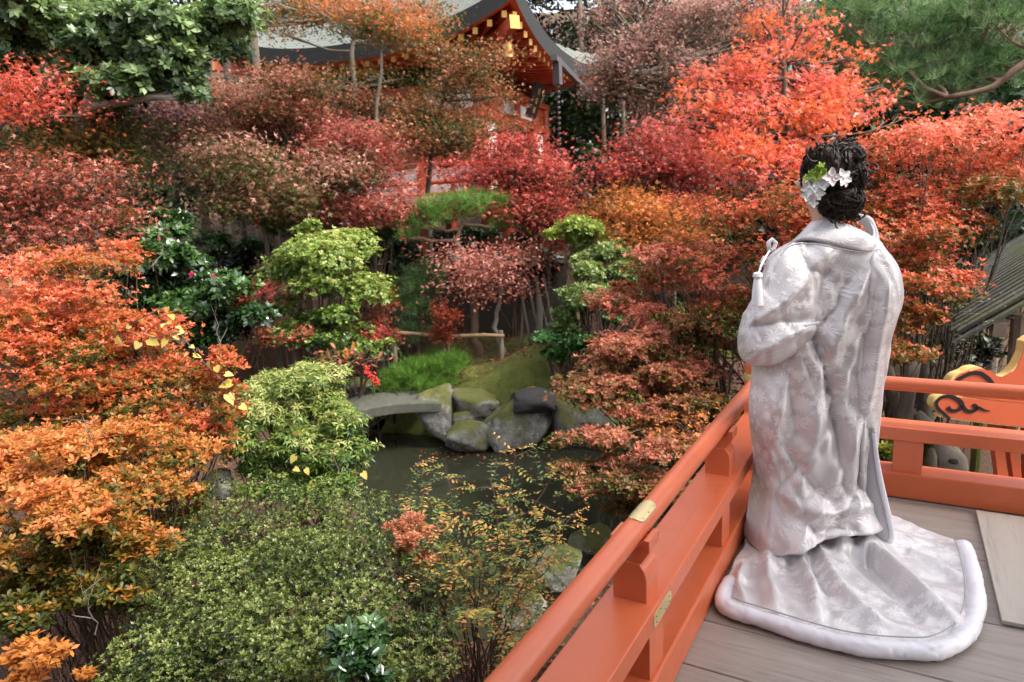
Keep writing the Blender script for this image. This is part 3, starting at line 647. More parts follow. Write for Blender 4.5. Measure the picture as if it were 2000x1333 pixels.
def pine_tree(name, label, lobes, n, size, pal, trunk, tr=.08, group=None, seed=1, per=26, bark='barkp', up=.55, width=1.0, cat='pine tree'):
    o = thing(name, label, cat, trunk[0], group); m = MB(); pp = []
    path = [np.array(p, float) for p in trunk]
    for i in range(len(path)-1):
        for u in np.linspace(0, 1, 5, endpoint=(i == len(path)-2)): pp.append(path[i]*(1-u)+path[i+1]*u+(rng.normal(0, tr*.3, 3) if 0 < u < 1 else 0))
    m.tube(pp, np.linspace(tr, tr*.4, len(pp)), 9); P, A = [], []; tot = sum(l[3]*l[4] for l in lobes)
    for i, l in enumerate(lobes):
        c, R = lobe_world(l); k = max(5, int(n*l[3]*l[4]/tot)); tp, dr, u, _ = tips_in(l, k, seed*77+i, .25, -.45, .2, .3); P.append(tp); A.append(dr)
        st = min(pp, key=lambda p: np.linalg.norm(p-c)); inner = c+np.array([0, 0, -R[2]*.5]); g = tube_np(m, st, inner, tr*.4, tr*.2, n=6, sides=6, wob=.10)
        for q in tp[:14]: tube_np(m, g[rng.integers(3, 7)], q, tr*.14, tr*.05, n=4, sides=4, wob=.1)
    m.build('trunk', M[bark], o, True, fix=False)
    P, A = map(np.concatenate, (P, A)); N = len(P); ax = unit(A*(1-up)+np.array([0, 0, up])+rng.normal(0, .2, A.shape))
    D = unit(np.repeat(ax, per, 0)*.75 + rng.normal(0, .55, (N*per, 3))); Nn = rng.normal(size=D.shape)
    V, F, k = leaves('needle', np.repeat(P, per, 0)-D*.0, D, Nn, size*rng.uniform(.7, 1.15, N*per))
    V = V.reshape(-1, 3, 3); mid = V[:, :2].mean(1, keepdims=True); V[:, :2] = mid+(V[:, :2]-mid)*width; V = V.reshape(-1, 3)
    C = grad(pal, np.repeat(rng.random(N), per), .12, .2); f = np_mesh('crown', V, F, M['needle'], o, np.repeat(C, k, 0)); f['kind'] = 'stuff'
    return o
# ------------------------------------------------------------------ stones, bridge, bamboo rail on the far bank
t = NT('lichen_stone'); v = t.coord(); g = t.node('ShaderNodeNewGeometry'); sx = t.node('ShaderNodeSeparateXYZ'); t.link(g.outputs['Normal'], sx.inputs[0])
n1 = t.noise(v, 7, 8, .7); n2 = t.noise(v, 2.6, 5, .6); n3 = t.noise(v, 26, 5, .7)
col = t.ramp(n1, [(.28, (.05, .048, .042)), (.5, (.17, .165, .15)), (.72, (.34, .335, .31))])
col = t.mix(t.math('GREATER_THAN', t.noise(v, 11, 6, .78), .60), col, (.36, .36, .32))
mo = t.math('MULTIPLY_ADD', sx.outputs[2], .9, t.math('MULTIPLY', t.math('SUBTRACT', n2, .52), 3.0)); mo = t.math('MULTIPLY', mo, 1.6, clamp=True)
t.base(t.mix(mo, col, t.mix(n3, (.035, .042, .01), (.13, .13, .025)))); t.bump(t.math('ADD', n1, t.math('MULTIPLY', n3, .5)), .8, .03); M['rock'] = t.set(Roughness=.85)
M['rockd'] = plain('dark_wet_stone', (.035, .033, .032), .7, 0, .4, 6, .5, .02)
M['moss'] = plain('moss', (.11, .12, .022), .95, 0, .5, 22, .9, .02)
def rock(label, px, py, t, w, h, dep=.9, seed=1, mat='rock', sharp=.22, group='rocks round the pond'):
    """stone whose foot stands at photo pixel (px,py)"""
    c = AT(px, py-h*.5, t); m = mpp(t); a, b, cc = w*m/2, w*m/2*dep, h*m/2
    bm = bmesh.new(); bmesh.ops.create_icosphere(bm, subdivisions=4, radius=1)
    rp = np.random.default_rng(seed+300); PN_ = unit(rp.normal(size=(16, 3))*(1, 1, .8)); PH_ = rp.uniform(.66, 1.0, 16)
    for vx in bm.verts:       # stone cut by random cleavage planes, then weathered
        p = vx.co.copy(); q = p*1.1+Vector((seed*7.3, seed*3.1, 0)); dn = PN_@np.array(p); k = float(np.min(np.where(dn > .05, PH_/np.maximum(dn, .05), 9)))
        k = min(k, 1.25)*(1 + sharp*.35*noise.fractal(q, .8, 2.1, 5) - .10*noise.turbulence(q*2.6, 4, True)+.05)
        p *= k
        loc = np.array([np.sign(p.x)*abs(p.x)**.8*a, np.sign(p.y)*abs(p.y)**.8*b, max(p.z, -1.0)*cc]); vx.co = Vector(c+frame(loc))
    me = bpy.data.meshes.new('rock'); bm.to_mesh(me); bm.free(); me.polygons.foreach_set('use_smooth', np.ones(len(me.polygons), bool))
    o = link_mesh('rock', me, M[mat]); tag(o, label, 'rock', group); return o
rock('tall rounded grey rock at the right end of the stone bridge', 852, 864, 9.3, 84, 118, .8, 3)
rock('low moss covered rock standing in the water, foot of the bank', 914, 880, 9.0, 92, 62, .8, 5)
rock('flat grey rock high in the bank above the mossy low rock', 930, 820, 9.5, 110, 62, .7, 8)
rock('large pale lichen rock sloping into the pond', 1014, 886, 9.15, 146, 116, .75, 12, sharp=.3)
rock('dark wet rock under the moss overhang', 1047, 808, 9.0, 100, 52, .8, 4, 'rockd')
rock('rough grey rock beside the azalea, right end of the far bank', 1124, 880, 9.2, 130, 120, .8, 21)
rock('small rock wedged behind the mossy low rock', 915, 850, 9.4, 70, 60, .8, 31)
rock('flat grey rock among the leaves behind the pine trunk', 945, 722, 10.6, 62, 28, .8, 33)
rock('grey rock at the left end of the stone bridge', 700, 775, 10.2, 70, 34, .8, 41)
rock('mossy rock left of the bridge under the nandina', 650, 770, 9.8, 60, 36, .8, 43)
rock('pale rock on the near shore behind the thin shrub', 1085, 1150, 5.05, 120, 74, .8, 51)
rock('lichen rock near the handrail on the near shore', 1150, 1090, 5.5, 90, 62, .8, 53)
rock('low rock at the water edge left of the near shore', 1010, 1220, 4.4, 110, 60, .8, 57)
rock('grey rock between the orange bush and the pale green bush', 425, 985, 4.9, 64, 66, .8, 61)
rock('upright grey stone under the pale green bush', 675, 930, 5.6, 46, 90, .8, 67)
# stone slab bridge, slightly arched
br = thing('stone_bridge', 'grey arched stone slab bridge over the pond inlet', 'bridge', ST(-1.9, 9.6, WZ))
A0, A1 = ONZ(640, 800, -1.12), AT(852, 790, 9.45); A1[2] = -1.12; ax_ = unit(A1-A0); sd_ = np.cross([0, 0, 1.], ax_); vs = []; n = 14; fs = []
t = NT('bridge_stone'); v = t.coord(); n1 = t.noise(v, 12, 7, .7); t.base(t.mix(t.math('MULTIPLY', t.noise(v, 2, 4), .6), t.ramp(n1, [(.3, (.03, .029, .025)), (.7, (.12, .115, .10))]), (.10, .11, .07))); t.bump(n1, .5, .01); M['slab'] = t.set(Roughness=.85)
for i in range(n+1):
    u = i/n; c = A0*(1-u)+A1*u; z = -1.14+.07*math.sin(math.pi*u)
    for w_, dz in ((-.36, 0), (.36, 0), (.35, -.15), (-.35, -.15)): p = c+sd_*w_; p = np.array([p[0], p[1], z+dz]); vs.append(p)
for i in range(n): fs += [(i*4+j, i*4+(j+1) % 4, i*4+4+(j+1) % 4, i*4+4+j) for j in range(4)]
fs += [(3, 2, 1, 0), tuple(n*4+j for j in range(4))]
MB().add(vs, fs).build('slab', M['slab'], br, bevel=.02)
MB().box((-.3, -.35, -.75), (.3, .35, .0)).build('abutment', M['rockd'], br).location = tuple(A0+np.array([0, 0, -.25]))
# bamboo hand rail
M['bamboo'] = plain('bamboo', (.24, .17, .09), .5, 0, .3, 5); M['woodpost'] = plain('weathered_post', (.22, .17, .13), .85, 0, .3, 10)
bf = thing('bamboo_rail', 'low bamboo rail on wooden posts behind the stone bridge', 'fence', gpos(860, 10.2))
a, b = AT(745, 652, 10.3), AT(985, 658, 10.15); m = MB(); pts = [a*(1-u)+b*u+np.array([0, 0, .015*math.sin(u*9)]) for u in np.linspace(0, 1, 49)]
m.tube(pts, [.030 if i % 8 else .036 for i in range(49)], 10); m.build('bamboo_pole', M['bamboo'], bf, 'auto')
for q in (768, 872, 978):
    p = AT(q, 650, 10.25); MB().tube([[p[0], p[1], p[2]-.75], [p[0], p[1], p[2]+.03]], .038, 10).build('post', M['woodpost'], bf, 'auto')
hd = MB(); p, q = AT(750, 745, 11.1), AT(880, 738, 11.1); hd.tube([p, q], .07, 10); tag(hd.build('log_edging', M['woodpost'], None, 'auto'), 'pale log lying along the path under the bamboo rail', 'log')
bn = thing('garden_bench', 'pale slatted garden bench under the dark maples, far left', 'bench', gpos(478, 13.5))
for k in range(4): m = MB(); p = AT(440, 446+k*9, 13.6-k*.1); q = AT(515, 444+k*9, 13.6-k*.1); m.beam(p, q, .05, .06); m.build('slat', M['woodpost'], bn)
for k in range(2): m = MB(); p = AT(440, 478+k*7, 13.1-k*.15); q = AT(515, 476+k*7, 13.1-k*.15); m.beam(p, q, .14, .04); m.build('seat_board', M['woodpost'], bn)
for q in (452, 503): p = AT(q, 440, 13.4); MB().beam(p, [p[0], p[1], GZ(p)-.1], .08, .08, (1, 0, 0)).build('leg', M['woodpost'], bn)

# ------------------------------------------------------------------ wood behind the temple
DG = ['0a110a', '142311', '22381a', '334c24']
bgt = [(60, 20, 24, 190, 190), (260, -40, 27, 200, 200), (470, -60, 30, 190, 190), (640, 10, 33, 180, 150), (800, -30, 31, 170, 150), (960, -80, 34, 200, 140), (1130, 20, 30, 150, 170), (1260, 120, 26, 130, 190), (1380, 60, 29, 170, 200),
       (1540, 60, 27, 190, 200), (1720, 20, 25, 190, 200), (1900, 60, 22, 200, 210), (1190, 260, 22, 70, 130), (80, 250, 17, 190, 160), (330, 330, 17, 190, 130), (560, 330, 23, 160, 120), (1360, 300, 19, 130, 130), (1560, 240, 16, 160, 120), (1760, 260, 15, 170, 120), (1950, 240, 14, 160, 120), (1960, 420, 12, 150, 100), (1420, 430, 13, 130, 70), (1125, 210, 24.5, 60, 130), (1240, 60, 27, 110, 110)]
wh = ['leftmost in the frame', 'over the evergreen tree', 'behind the left eave', 'behind the roof, left part', 'behind the roof, middle', 'above the roof ridge', 'just right of the roof', 'behind the low side roof', 'behind the purple maple',
      'behind the bright maple', 'behind the pine, left part', 'behind the pine, right part', 'beside the rain chain', 'low on the far left', 'below the evergreen tree', 'behind the maroon maple', 'behind the slim red maple', 'low behind the bright maple', 'low behind the pine, left', 'low behind the pine, right', 'low at the right edge above the board roof', 'low between the slim red maple and the person', 'right behind the rain chain', 'high above the low side roof']
for i, l in enumerate(bgt):
    rr = mpp(l[2]); lob = [(l[0], l[1], l[2], l[3]*.8, l[4]*.6)] + [(l[0]+l[3]*.6*math.cos(k*1.26+i), l[1]+l[4]*.55*math.sin(k*1.26+i), l[2]+random.uniform(-.6, .6), l[3]*.5, l[4]*.36) for k in range(5)]
    b = gpos(l[0], l[2])
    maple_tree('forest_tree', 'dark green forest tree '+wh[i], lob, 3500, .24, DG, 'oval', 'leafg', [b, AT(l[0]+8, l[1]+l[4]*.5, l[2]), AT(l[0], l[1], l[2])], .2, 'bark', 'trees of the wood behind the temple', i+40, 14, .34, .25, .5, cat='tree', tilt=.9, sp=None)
for i, (q, tt, r) in enumerate([(1150, 25.2, .14), (1185, 21, .09), (1222, 20, .08), (505, 15, .12), (470, 14.5, .08), (432, 14, .1), (560, 16, .13)]):
    p = gpos(q, tt); o = thing('tree_trunk', 'dark bare trunk '+['thick, beside the rain chain', 'slim, right of the rain chain', 'slim, under the purple maple', 'right of the pale bench', 'crossing the pale bench', 'left of the pale bench', 'left of the clipped green bush'][i], 'tree', p, 'bare trunks in the shade')
    m = MB(); m.tube([p-np.array([0, 0, .2]), p+np.array([.05, 0, 2.2]), p+np.array([-.05, .1, 7.5 if i < 3 else 5.5])], [r, r*.85, r*.55], 10); m.build('trunk', M['bark'], o, True)

# ------------------------------------------------------------------ maples between temple and pond
def tk(px0, t0, *pts):   # trunk path: foot on the ground, then photo points
    return [gpos(px0, t0)] + [AT(*p) for p in pts]
RUST = ['38421a', '424a1c', '5a521e', '86582a', 'ae663c', 'c87a54', 'd4906e']
ORAN = ['4c5a1c', '7a6a22', 'a86a2c', 'cc7038', 'e07c48']
MARO = ['241410', '3c161a', '5a222a', '7c3038']
PINK = ['5a2428', '8c3a40', 'b0525a', 'c8707a']
CRIM = ['543018', '92302a', 'c04038', 'd86058']
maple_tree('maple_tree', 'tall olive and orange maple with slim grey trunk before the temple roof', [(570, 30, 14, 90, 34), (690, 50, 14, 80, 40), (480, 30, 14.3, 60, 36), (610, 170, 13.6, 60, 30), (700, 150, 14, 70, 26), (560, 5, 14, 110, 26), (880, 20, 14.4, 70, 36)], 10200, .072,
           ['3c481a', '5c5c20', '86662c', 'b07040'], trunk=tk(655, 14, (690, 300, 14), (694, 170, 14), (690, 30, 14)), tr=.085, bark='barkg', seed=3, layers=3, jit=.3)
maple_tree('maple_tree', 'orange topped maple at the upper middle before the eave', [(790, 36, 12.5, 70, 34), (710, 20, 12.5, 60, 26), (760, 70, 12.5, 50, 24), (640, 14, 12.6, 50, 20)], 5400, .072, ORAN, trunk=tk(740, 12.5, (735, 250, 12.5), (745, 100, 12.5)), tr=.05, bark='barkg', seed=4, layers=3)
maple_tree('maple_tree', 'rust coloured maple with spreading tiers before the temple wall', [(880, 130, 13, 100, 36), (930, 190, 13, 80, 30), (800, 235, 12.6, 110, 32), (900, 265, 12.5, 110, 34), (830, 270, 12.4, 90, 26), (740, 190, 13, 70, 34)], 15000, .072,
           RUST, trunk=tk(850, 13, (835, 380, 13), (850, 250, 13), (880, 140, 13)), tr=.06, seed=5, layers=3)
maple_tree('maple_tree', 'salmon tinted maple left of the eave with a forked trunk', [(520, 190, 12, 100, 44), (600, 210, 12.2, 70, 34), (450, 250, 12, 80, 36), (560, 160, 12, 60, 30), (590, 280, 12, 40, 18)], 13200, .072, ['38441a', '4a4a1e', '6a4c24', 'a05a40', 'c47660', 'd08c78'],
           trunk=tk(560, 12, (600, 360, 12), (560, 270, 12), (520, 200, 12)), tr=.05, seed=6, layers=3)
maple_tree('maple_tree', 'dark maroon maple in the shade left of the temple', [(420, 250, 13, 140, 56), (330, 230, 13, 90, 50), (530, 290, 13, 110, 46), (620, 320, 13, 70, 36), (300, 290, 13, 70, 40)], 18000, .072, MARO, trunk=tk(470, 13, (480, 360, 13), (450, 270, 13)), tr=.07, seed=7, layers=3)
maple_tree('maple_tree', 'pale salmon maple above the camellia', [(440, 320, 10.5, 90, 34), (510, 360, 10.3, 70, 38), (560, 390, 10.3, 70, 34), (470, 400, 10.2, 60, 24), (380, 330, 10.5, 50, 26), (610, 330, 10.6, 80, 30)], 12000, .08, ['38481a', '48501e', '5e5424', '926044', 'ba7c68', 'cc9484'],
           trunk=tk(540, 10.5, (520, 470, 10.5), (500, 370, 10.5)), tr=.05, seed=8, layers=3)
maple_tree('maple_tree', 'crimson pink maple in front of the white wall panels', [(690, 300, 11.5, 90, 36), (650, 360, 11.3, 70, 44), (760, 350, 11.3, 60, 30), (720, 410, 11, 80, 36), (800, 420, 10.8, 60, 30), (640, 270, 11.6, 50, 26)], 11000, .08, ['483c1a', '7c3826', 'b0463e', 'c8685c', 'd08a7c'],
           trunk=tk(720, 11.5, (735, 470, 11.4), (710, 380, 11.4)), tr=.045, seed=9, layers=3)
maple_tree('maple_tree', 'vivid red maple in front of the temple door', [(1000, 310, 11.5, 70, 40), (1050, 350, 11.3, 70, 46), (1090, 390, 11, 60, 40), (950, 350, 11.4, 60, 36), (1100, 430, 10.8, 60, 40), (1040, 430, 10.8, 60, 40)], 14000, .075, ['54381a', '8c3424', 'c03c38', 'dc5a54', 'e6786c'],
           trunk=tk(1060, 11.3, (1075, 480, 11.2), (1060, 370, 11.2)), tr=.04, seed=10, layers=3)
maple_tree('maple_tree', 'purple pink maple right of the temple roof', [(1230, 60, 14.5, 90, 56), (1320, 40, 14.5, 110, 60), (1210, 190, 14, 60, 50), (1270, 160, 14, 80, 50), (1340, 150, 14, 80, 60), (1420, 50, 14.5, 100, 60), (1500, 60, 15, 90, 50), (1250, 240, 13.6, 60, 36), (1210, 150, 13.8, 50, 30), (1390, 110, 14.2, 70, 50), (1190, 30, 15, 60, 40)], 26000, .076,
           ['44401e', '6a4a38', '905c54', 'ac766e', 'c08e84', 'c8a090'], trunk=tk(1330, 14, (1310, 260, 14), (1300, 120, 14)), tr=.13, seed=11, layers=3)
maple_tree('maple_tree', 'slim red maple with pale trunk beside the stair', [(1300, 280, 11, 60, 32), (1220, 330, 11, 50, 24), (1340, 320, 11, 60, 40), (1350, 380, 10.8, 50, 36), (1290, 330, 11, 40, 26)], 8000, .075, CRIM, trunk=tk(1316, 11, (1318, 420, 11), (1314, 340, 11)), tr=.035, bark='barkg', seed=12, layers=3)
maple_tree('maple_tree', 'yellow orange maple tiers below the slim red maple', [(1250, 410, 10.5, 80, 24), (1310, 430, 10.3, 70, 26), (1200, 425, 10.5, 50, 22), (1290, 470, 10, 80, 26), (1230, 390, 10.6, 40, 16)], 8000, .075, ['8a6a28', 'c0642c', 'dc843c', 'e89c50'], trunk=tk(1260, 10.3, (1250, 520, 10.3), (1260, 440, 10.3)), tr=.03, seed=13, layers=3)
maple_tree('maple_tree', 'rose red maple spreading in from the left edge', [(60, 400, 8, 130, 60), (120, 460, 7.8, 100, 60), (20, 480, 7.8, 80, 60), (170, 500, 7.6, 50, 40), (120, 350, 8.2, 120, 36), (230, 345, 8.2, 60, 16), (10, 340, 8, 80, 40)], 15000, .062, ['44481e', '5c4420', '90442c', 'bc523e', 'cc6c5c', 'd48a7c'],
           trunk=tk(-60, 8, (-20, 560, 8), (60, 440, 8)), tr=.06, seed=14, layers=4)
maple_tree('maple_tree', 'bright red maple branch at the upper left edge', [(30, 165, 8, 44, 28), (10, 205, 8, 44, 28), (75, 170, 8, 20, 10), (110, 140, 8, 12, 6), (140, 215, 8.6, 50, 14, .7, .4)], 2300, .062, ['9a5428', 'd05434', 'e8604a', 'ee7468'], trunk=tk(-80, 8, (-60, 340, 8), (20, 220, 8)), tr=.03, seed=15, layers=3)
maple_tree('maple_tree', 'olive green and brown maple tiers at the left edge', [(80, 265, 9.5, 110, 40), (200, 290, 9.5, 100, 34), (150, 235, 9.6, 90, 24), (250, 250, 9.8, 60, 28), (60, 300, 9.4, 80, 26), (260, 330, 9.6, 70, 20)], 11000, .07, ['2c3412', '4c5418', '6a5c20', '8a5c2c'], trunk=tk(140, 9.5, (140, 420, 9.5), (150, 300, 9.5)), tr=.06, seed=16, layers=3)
for i, (lob, pal) in enumerate([([(490, 575, 9.3, 46, 26), (520, 570, 9.3, 26, 20), (470, 590, 9.2, 30, 14)], CRIM), ([(555, 650, 9, 46, 18), (530, 640, 9, 26, 14), (585, 660, 8.9, 26, 14)], CRIM), ([(720, 660, 9.4, 36, 16), (740, 655, 9.4, 24, 10)], CRIM), ([(750, 600, 10, 40, 34), (730, 630, 10, 30, 24)], ['4a2a14', '8a3c20', 'b04c30', 'c05c40']), ([(868, 610, 10.2, 14, 26), (866, 650, 10.2, 16, 16)], ['8a3c20', 'b04c30', 'd05c40'])]):
    q = lob[0]; maple_tree('young_maple', 'young maple, '+['crimson, between camellia and clipped green bush', 'crimson, low before the clipped green bush', 'crimson, over the nandina by the bamboo rail', 'rust brown, right of the clipped green bush', 'orange tuft hanging over the bamboo rail'][i], lob, 1200, .06, [p for p in pal], trunk=tk(q[0]+10, q[2], (q[0], q[1]+10, q[2])), tr=.018, seed=20+i, spread=.09, group='young maples on the far bank', sp=(6, .6, .8))

# ------------------------------------------------------------------ evergreens and shrubs of the far bank
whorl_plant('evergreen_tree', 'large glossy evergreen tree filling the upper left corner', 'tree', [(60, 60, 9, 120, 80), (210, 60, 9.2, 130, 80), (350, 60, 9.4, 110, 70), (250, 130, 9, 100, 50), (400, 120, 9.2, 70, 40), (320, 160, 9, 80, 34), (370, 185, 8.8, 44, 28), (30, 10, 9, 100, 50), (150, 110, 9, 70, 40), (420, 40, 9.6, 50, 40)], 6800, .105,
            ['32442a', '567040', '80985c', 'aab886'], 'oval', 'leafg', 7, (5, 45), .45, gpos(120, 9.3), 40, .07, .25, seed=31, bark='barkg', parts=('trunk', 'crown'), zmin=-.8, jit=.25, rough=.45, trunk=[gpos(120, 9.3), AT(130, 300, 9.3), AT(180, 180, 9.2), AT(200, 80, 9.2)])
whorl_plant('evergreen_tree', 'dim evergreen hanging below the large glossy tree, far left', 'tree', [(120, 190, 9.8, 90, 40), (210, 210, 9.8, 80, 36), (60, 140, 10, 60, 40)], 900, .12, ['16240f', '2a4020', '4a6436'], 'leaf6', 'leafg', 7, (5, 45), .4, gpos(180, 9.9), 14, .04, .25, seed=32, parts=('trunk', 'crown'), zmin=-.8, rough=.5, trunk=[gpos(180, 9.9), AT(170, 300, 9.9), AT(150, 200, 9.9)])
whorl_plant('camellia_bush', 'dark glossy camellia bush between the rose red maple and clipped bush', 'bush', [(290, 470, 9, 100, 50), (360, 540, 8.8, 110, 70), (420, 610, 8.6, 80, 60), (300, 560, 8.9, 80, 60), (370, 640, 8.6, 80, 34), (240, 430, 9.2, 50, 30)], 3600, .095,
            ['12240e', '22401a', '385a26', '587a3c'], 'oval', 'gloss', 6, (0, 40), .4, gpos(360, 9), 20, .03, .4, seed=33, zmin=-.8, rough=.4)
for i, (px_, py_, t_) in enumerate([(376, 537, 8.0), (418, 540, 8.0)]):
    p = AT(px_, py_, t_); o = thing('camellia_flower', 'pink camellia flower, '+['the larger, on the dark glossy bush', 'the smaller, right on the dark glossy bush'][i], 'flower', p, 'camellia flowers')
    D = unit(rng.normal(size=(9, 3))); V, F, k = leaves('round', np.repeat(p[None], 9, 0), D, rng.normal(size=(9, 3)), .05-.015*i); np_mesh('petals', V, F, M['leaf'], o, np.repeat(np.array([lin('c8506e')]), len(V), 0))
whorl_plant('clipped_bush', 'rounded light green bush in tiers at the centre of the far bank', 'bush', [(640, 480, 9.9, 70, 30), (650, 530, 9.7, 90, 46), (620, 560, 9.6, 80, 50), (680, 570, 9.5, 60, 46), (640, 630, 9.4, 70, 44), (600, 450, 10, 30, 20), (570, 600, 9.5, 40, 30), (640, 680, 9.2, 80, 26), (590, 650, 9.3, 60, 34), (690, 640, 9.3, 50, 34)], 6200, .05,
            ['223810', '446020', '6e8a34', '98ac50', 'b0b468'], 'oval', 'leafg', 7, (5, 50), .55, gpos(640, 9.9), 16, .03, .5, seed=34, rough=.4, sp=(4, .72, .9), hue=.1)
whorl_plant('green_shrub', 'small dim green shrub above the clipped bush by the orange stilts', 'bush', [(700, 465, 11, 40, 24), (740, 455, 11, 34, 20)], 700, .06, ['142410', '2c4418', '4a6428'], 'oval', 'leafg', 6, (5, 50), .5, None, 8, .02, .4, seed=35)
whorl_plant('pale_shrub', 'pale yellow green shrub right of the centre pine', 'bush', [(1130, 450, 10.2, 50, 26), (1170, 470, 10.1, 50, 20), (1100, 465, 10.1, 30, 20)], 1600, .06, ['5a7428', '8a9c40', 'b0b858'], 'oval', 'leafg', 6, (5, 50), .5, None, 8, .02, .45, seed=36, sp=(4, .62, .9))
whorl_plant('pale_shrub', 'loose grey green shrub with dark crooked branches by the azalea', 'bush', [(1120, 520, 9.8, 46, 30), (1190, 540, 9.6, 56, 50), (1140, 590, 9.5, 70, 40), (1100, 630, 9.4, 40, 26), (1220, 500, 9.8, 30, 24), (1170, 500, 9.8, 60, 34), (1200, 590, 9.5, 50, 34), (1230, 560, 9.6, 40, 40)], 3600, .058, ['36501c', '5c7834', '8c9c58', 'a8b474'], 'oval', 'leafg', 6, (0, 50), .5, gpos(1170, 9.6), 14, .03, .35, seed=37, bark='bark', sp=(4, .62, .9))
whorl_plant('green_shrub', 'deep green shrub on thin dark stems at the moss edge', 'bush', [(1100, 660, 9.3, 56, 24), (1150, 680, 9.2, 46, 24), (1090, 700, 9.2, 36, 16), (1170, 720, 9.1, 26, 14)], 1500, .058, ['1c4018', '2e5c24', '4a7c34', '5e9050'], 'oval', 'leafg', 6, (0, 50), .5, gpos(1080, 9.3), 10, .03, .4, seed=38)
maple_tree('pink_tree', 'small pink leaved tree with pale leaning trunks on the moss bank', [(960, 520, 10.4, 70, 32), (920, 500, 10.4, 50, 26), (1010, 550, 10.3, 50, 24), (950, 560, 10.3, 60, 20), (900, 560, 10.3, 40, 24), (1030, 500, 10.5, 40, 26)], 4200, .065, ['8a4838', 'b0665a', 'cc8478', 'd89a8c'], 'oval', trunk=tk(985, 10.4, (965, 640, 10.4), (980, 570, 10.4), (960, 520, 10.4)), tr=.045, bark='barkg', seed=39, cat='tree', droop=.2)
PN = ['2c4c1c', '4a7028', '6a9438', '88ac58']
pine_tree('pine_tree', 'small pine with flat green top in the centre of the garden', [(900, 400, 10.8, 90, 24), (960, 400, 10.8, 46, 22), (830, 435, 10.7, 56, 24), (880, 420, 10.7, 60, 20), (990, 440, 10.8, 40, 18), (800, 460, 10.6, 30, 12)], 620, .15, PN, tk(935, 10.6, (928, 640, 10.6), (915, 520, 10.7), (890, 470, 10.7), (905, 425, 10.8)), .075, seed=51)
pine_tree('pine_tree', 'thin pale pine behind the bamboo rail', [(820, 560, 11, 60, 34), (840, 530, 11, 40, 24), (820, 610, 10.9, 50, 30), (790, 590, 10.9, 30, 24), (810, 660, 10.8, 40, 30)], 420, .16, ['3a5a30', '5c8048', '80a068'], tk(815, 11, (818, 640, 11), (825, 560, 11)), .03, seed=52)
pine_tree('dwarf_pine', 'low spreading dwarf pine beside the stone bridge', [(830, 725, 9.9, 80, 26), (790, 740, 9.8, 50, 24), (880, 715, 9.9, 44, 26), (770, 760, 9.7, 40, 14), (840, 755, 9.7, 60, 18)], 620, .15, ['3c5c1c', '588428', '7ca440'], tk(860, 9.9, (840, 735, 9.9)), .03, seed=53, up=.8, cat='pine tree')
for i, (x0, x1) in enumerate([(1052, 1048), (1040, 1010), (1065, 1030), (1080, 1045), (1095, 1062), (1018, 1022)]):
    o = thing('sapling', 'thin pale stem of the thicket behind the moss bank, number '+['one, straight and thickest', 'leaning left, second', 'leaning left, third', 'leaning left, fourth', 'leaning left, rightmost', 'short, leftmost'][i], 'tree', gpos(x0, 10.8), 'pale bare saplings')
    o['label'] = ['straight thick pale stem behind the moss bank', 'pale stem leaning left next to the thick one', 'pale stem leaning left, middle of the thicket', 'pale stem leaning left, right of the middle one', 'rightmost pale leaning stem of the thicket', 'short upright pale stem left of the thick one'][i]
    m = MB(); b = gpos(x0, 10.8); tp = AT(x1, 540, 10.9); m.tube([b, b*.5+tp*.5+rng.normal(0, .03, 3), tp], [.07 if i == 0 else .024, .05 if i == 0 else .02, .015], 7); m.build('trunk', M['barkg'], o, True)
rw = thing('earth_wall', 'dim grey earth wall behind the bamboo rail', 'wall', gpos(900, 12.6)); A, B = gpos(690, 12.8), gpos(1110, 12.4); m = MB()
m.beam(np.array([A[0], A[1], -.35]), np.array([B[0], B[1], -.35]), .3, 1.5); m.build('wall_face', plain('earth_plaster', (.06, .05, .04), .9, 0, .3, 3, .3), rw)
m = MB(); m.beam(np.array([A[0], A[1], .47]), np.array([B[0], B[1], .47]), .6, .1); m.build('coping', M['roof'], rw)
for i, (lob, lab) in enumerate([([(840, 490, 12, 70, 34), (760, 500, 12, 50, 30), (690, 500, 12.2, 50, 34)], 'dim evergreen shrub in the shade under the temple stilts, left'), ([(1000, 500, 12.3, 60, 40), (1060, 520, 12.2, 50, 40), (930, 470, 12.4, 50, 30)], 'dim evergreen shrub in the shade under the temple stilts, right'),
                               ([(1960, 560, 9, 120, 70), (1880, 600, 9, 80, 60), (2040, 480, 9, 100, 80), (1900, 690, 8.5, 90, 50)], 'dark evergreen shrub behind the board roof at the right edge'), ([(1180, 380, 16, 60, 80), (1130, 340, 17, 40, 60), (1240, 330, 16, 60, 50)], 'dark evergreen shrub right of the temple stair'),
                               ([(500, 520, 12, 60, 60), (440, 480, 12.5, 60, 40), (560, 440, 12.5, 50, 40)], 'dark evergreen shrub behind the clipped bush and camellia')]):
    whorl_plant('evergreen_shrub', lab, 'bush', lob, 900, .10, ['0a140a', '162612', '263c1c', '38542a'], 'oval', 'leafg', 6, (0, 50), .5, None, 8, .02, .3, seed=90+i, rough=.4, group='shade shrubs')
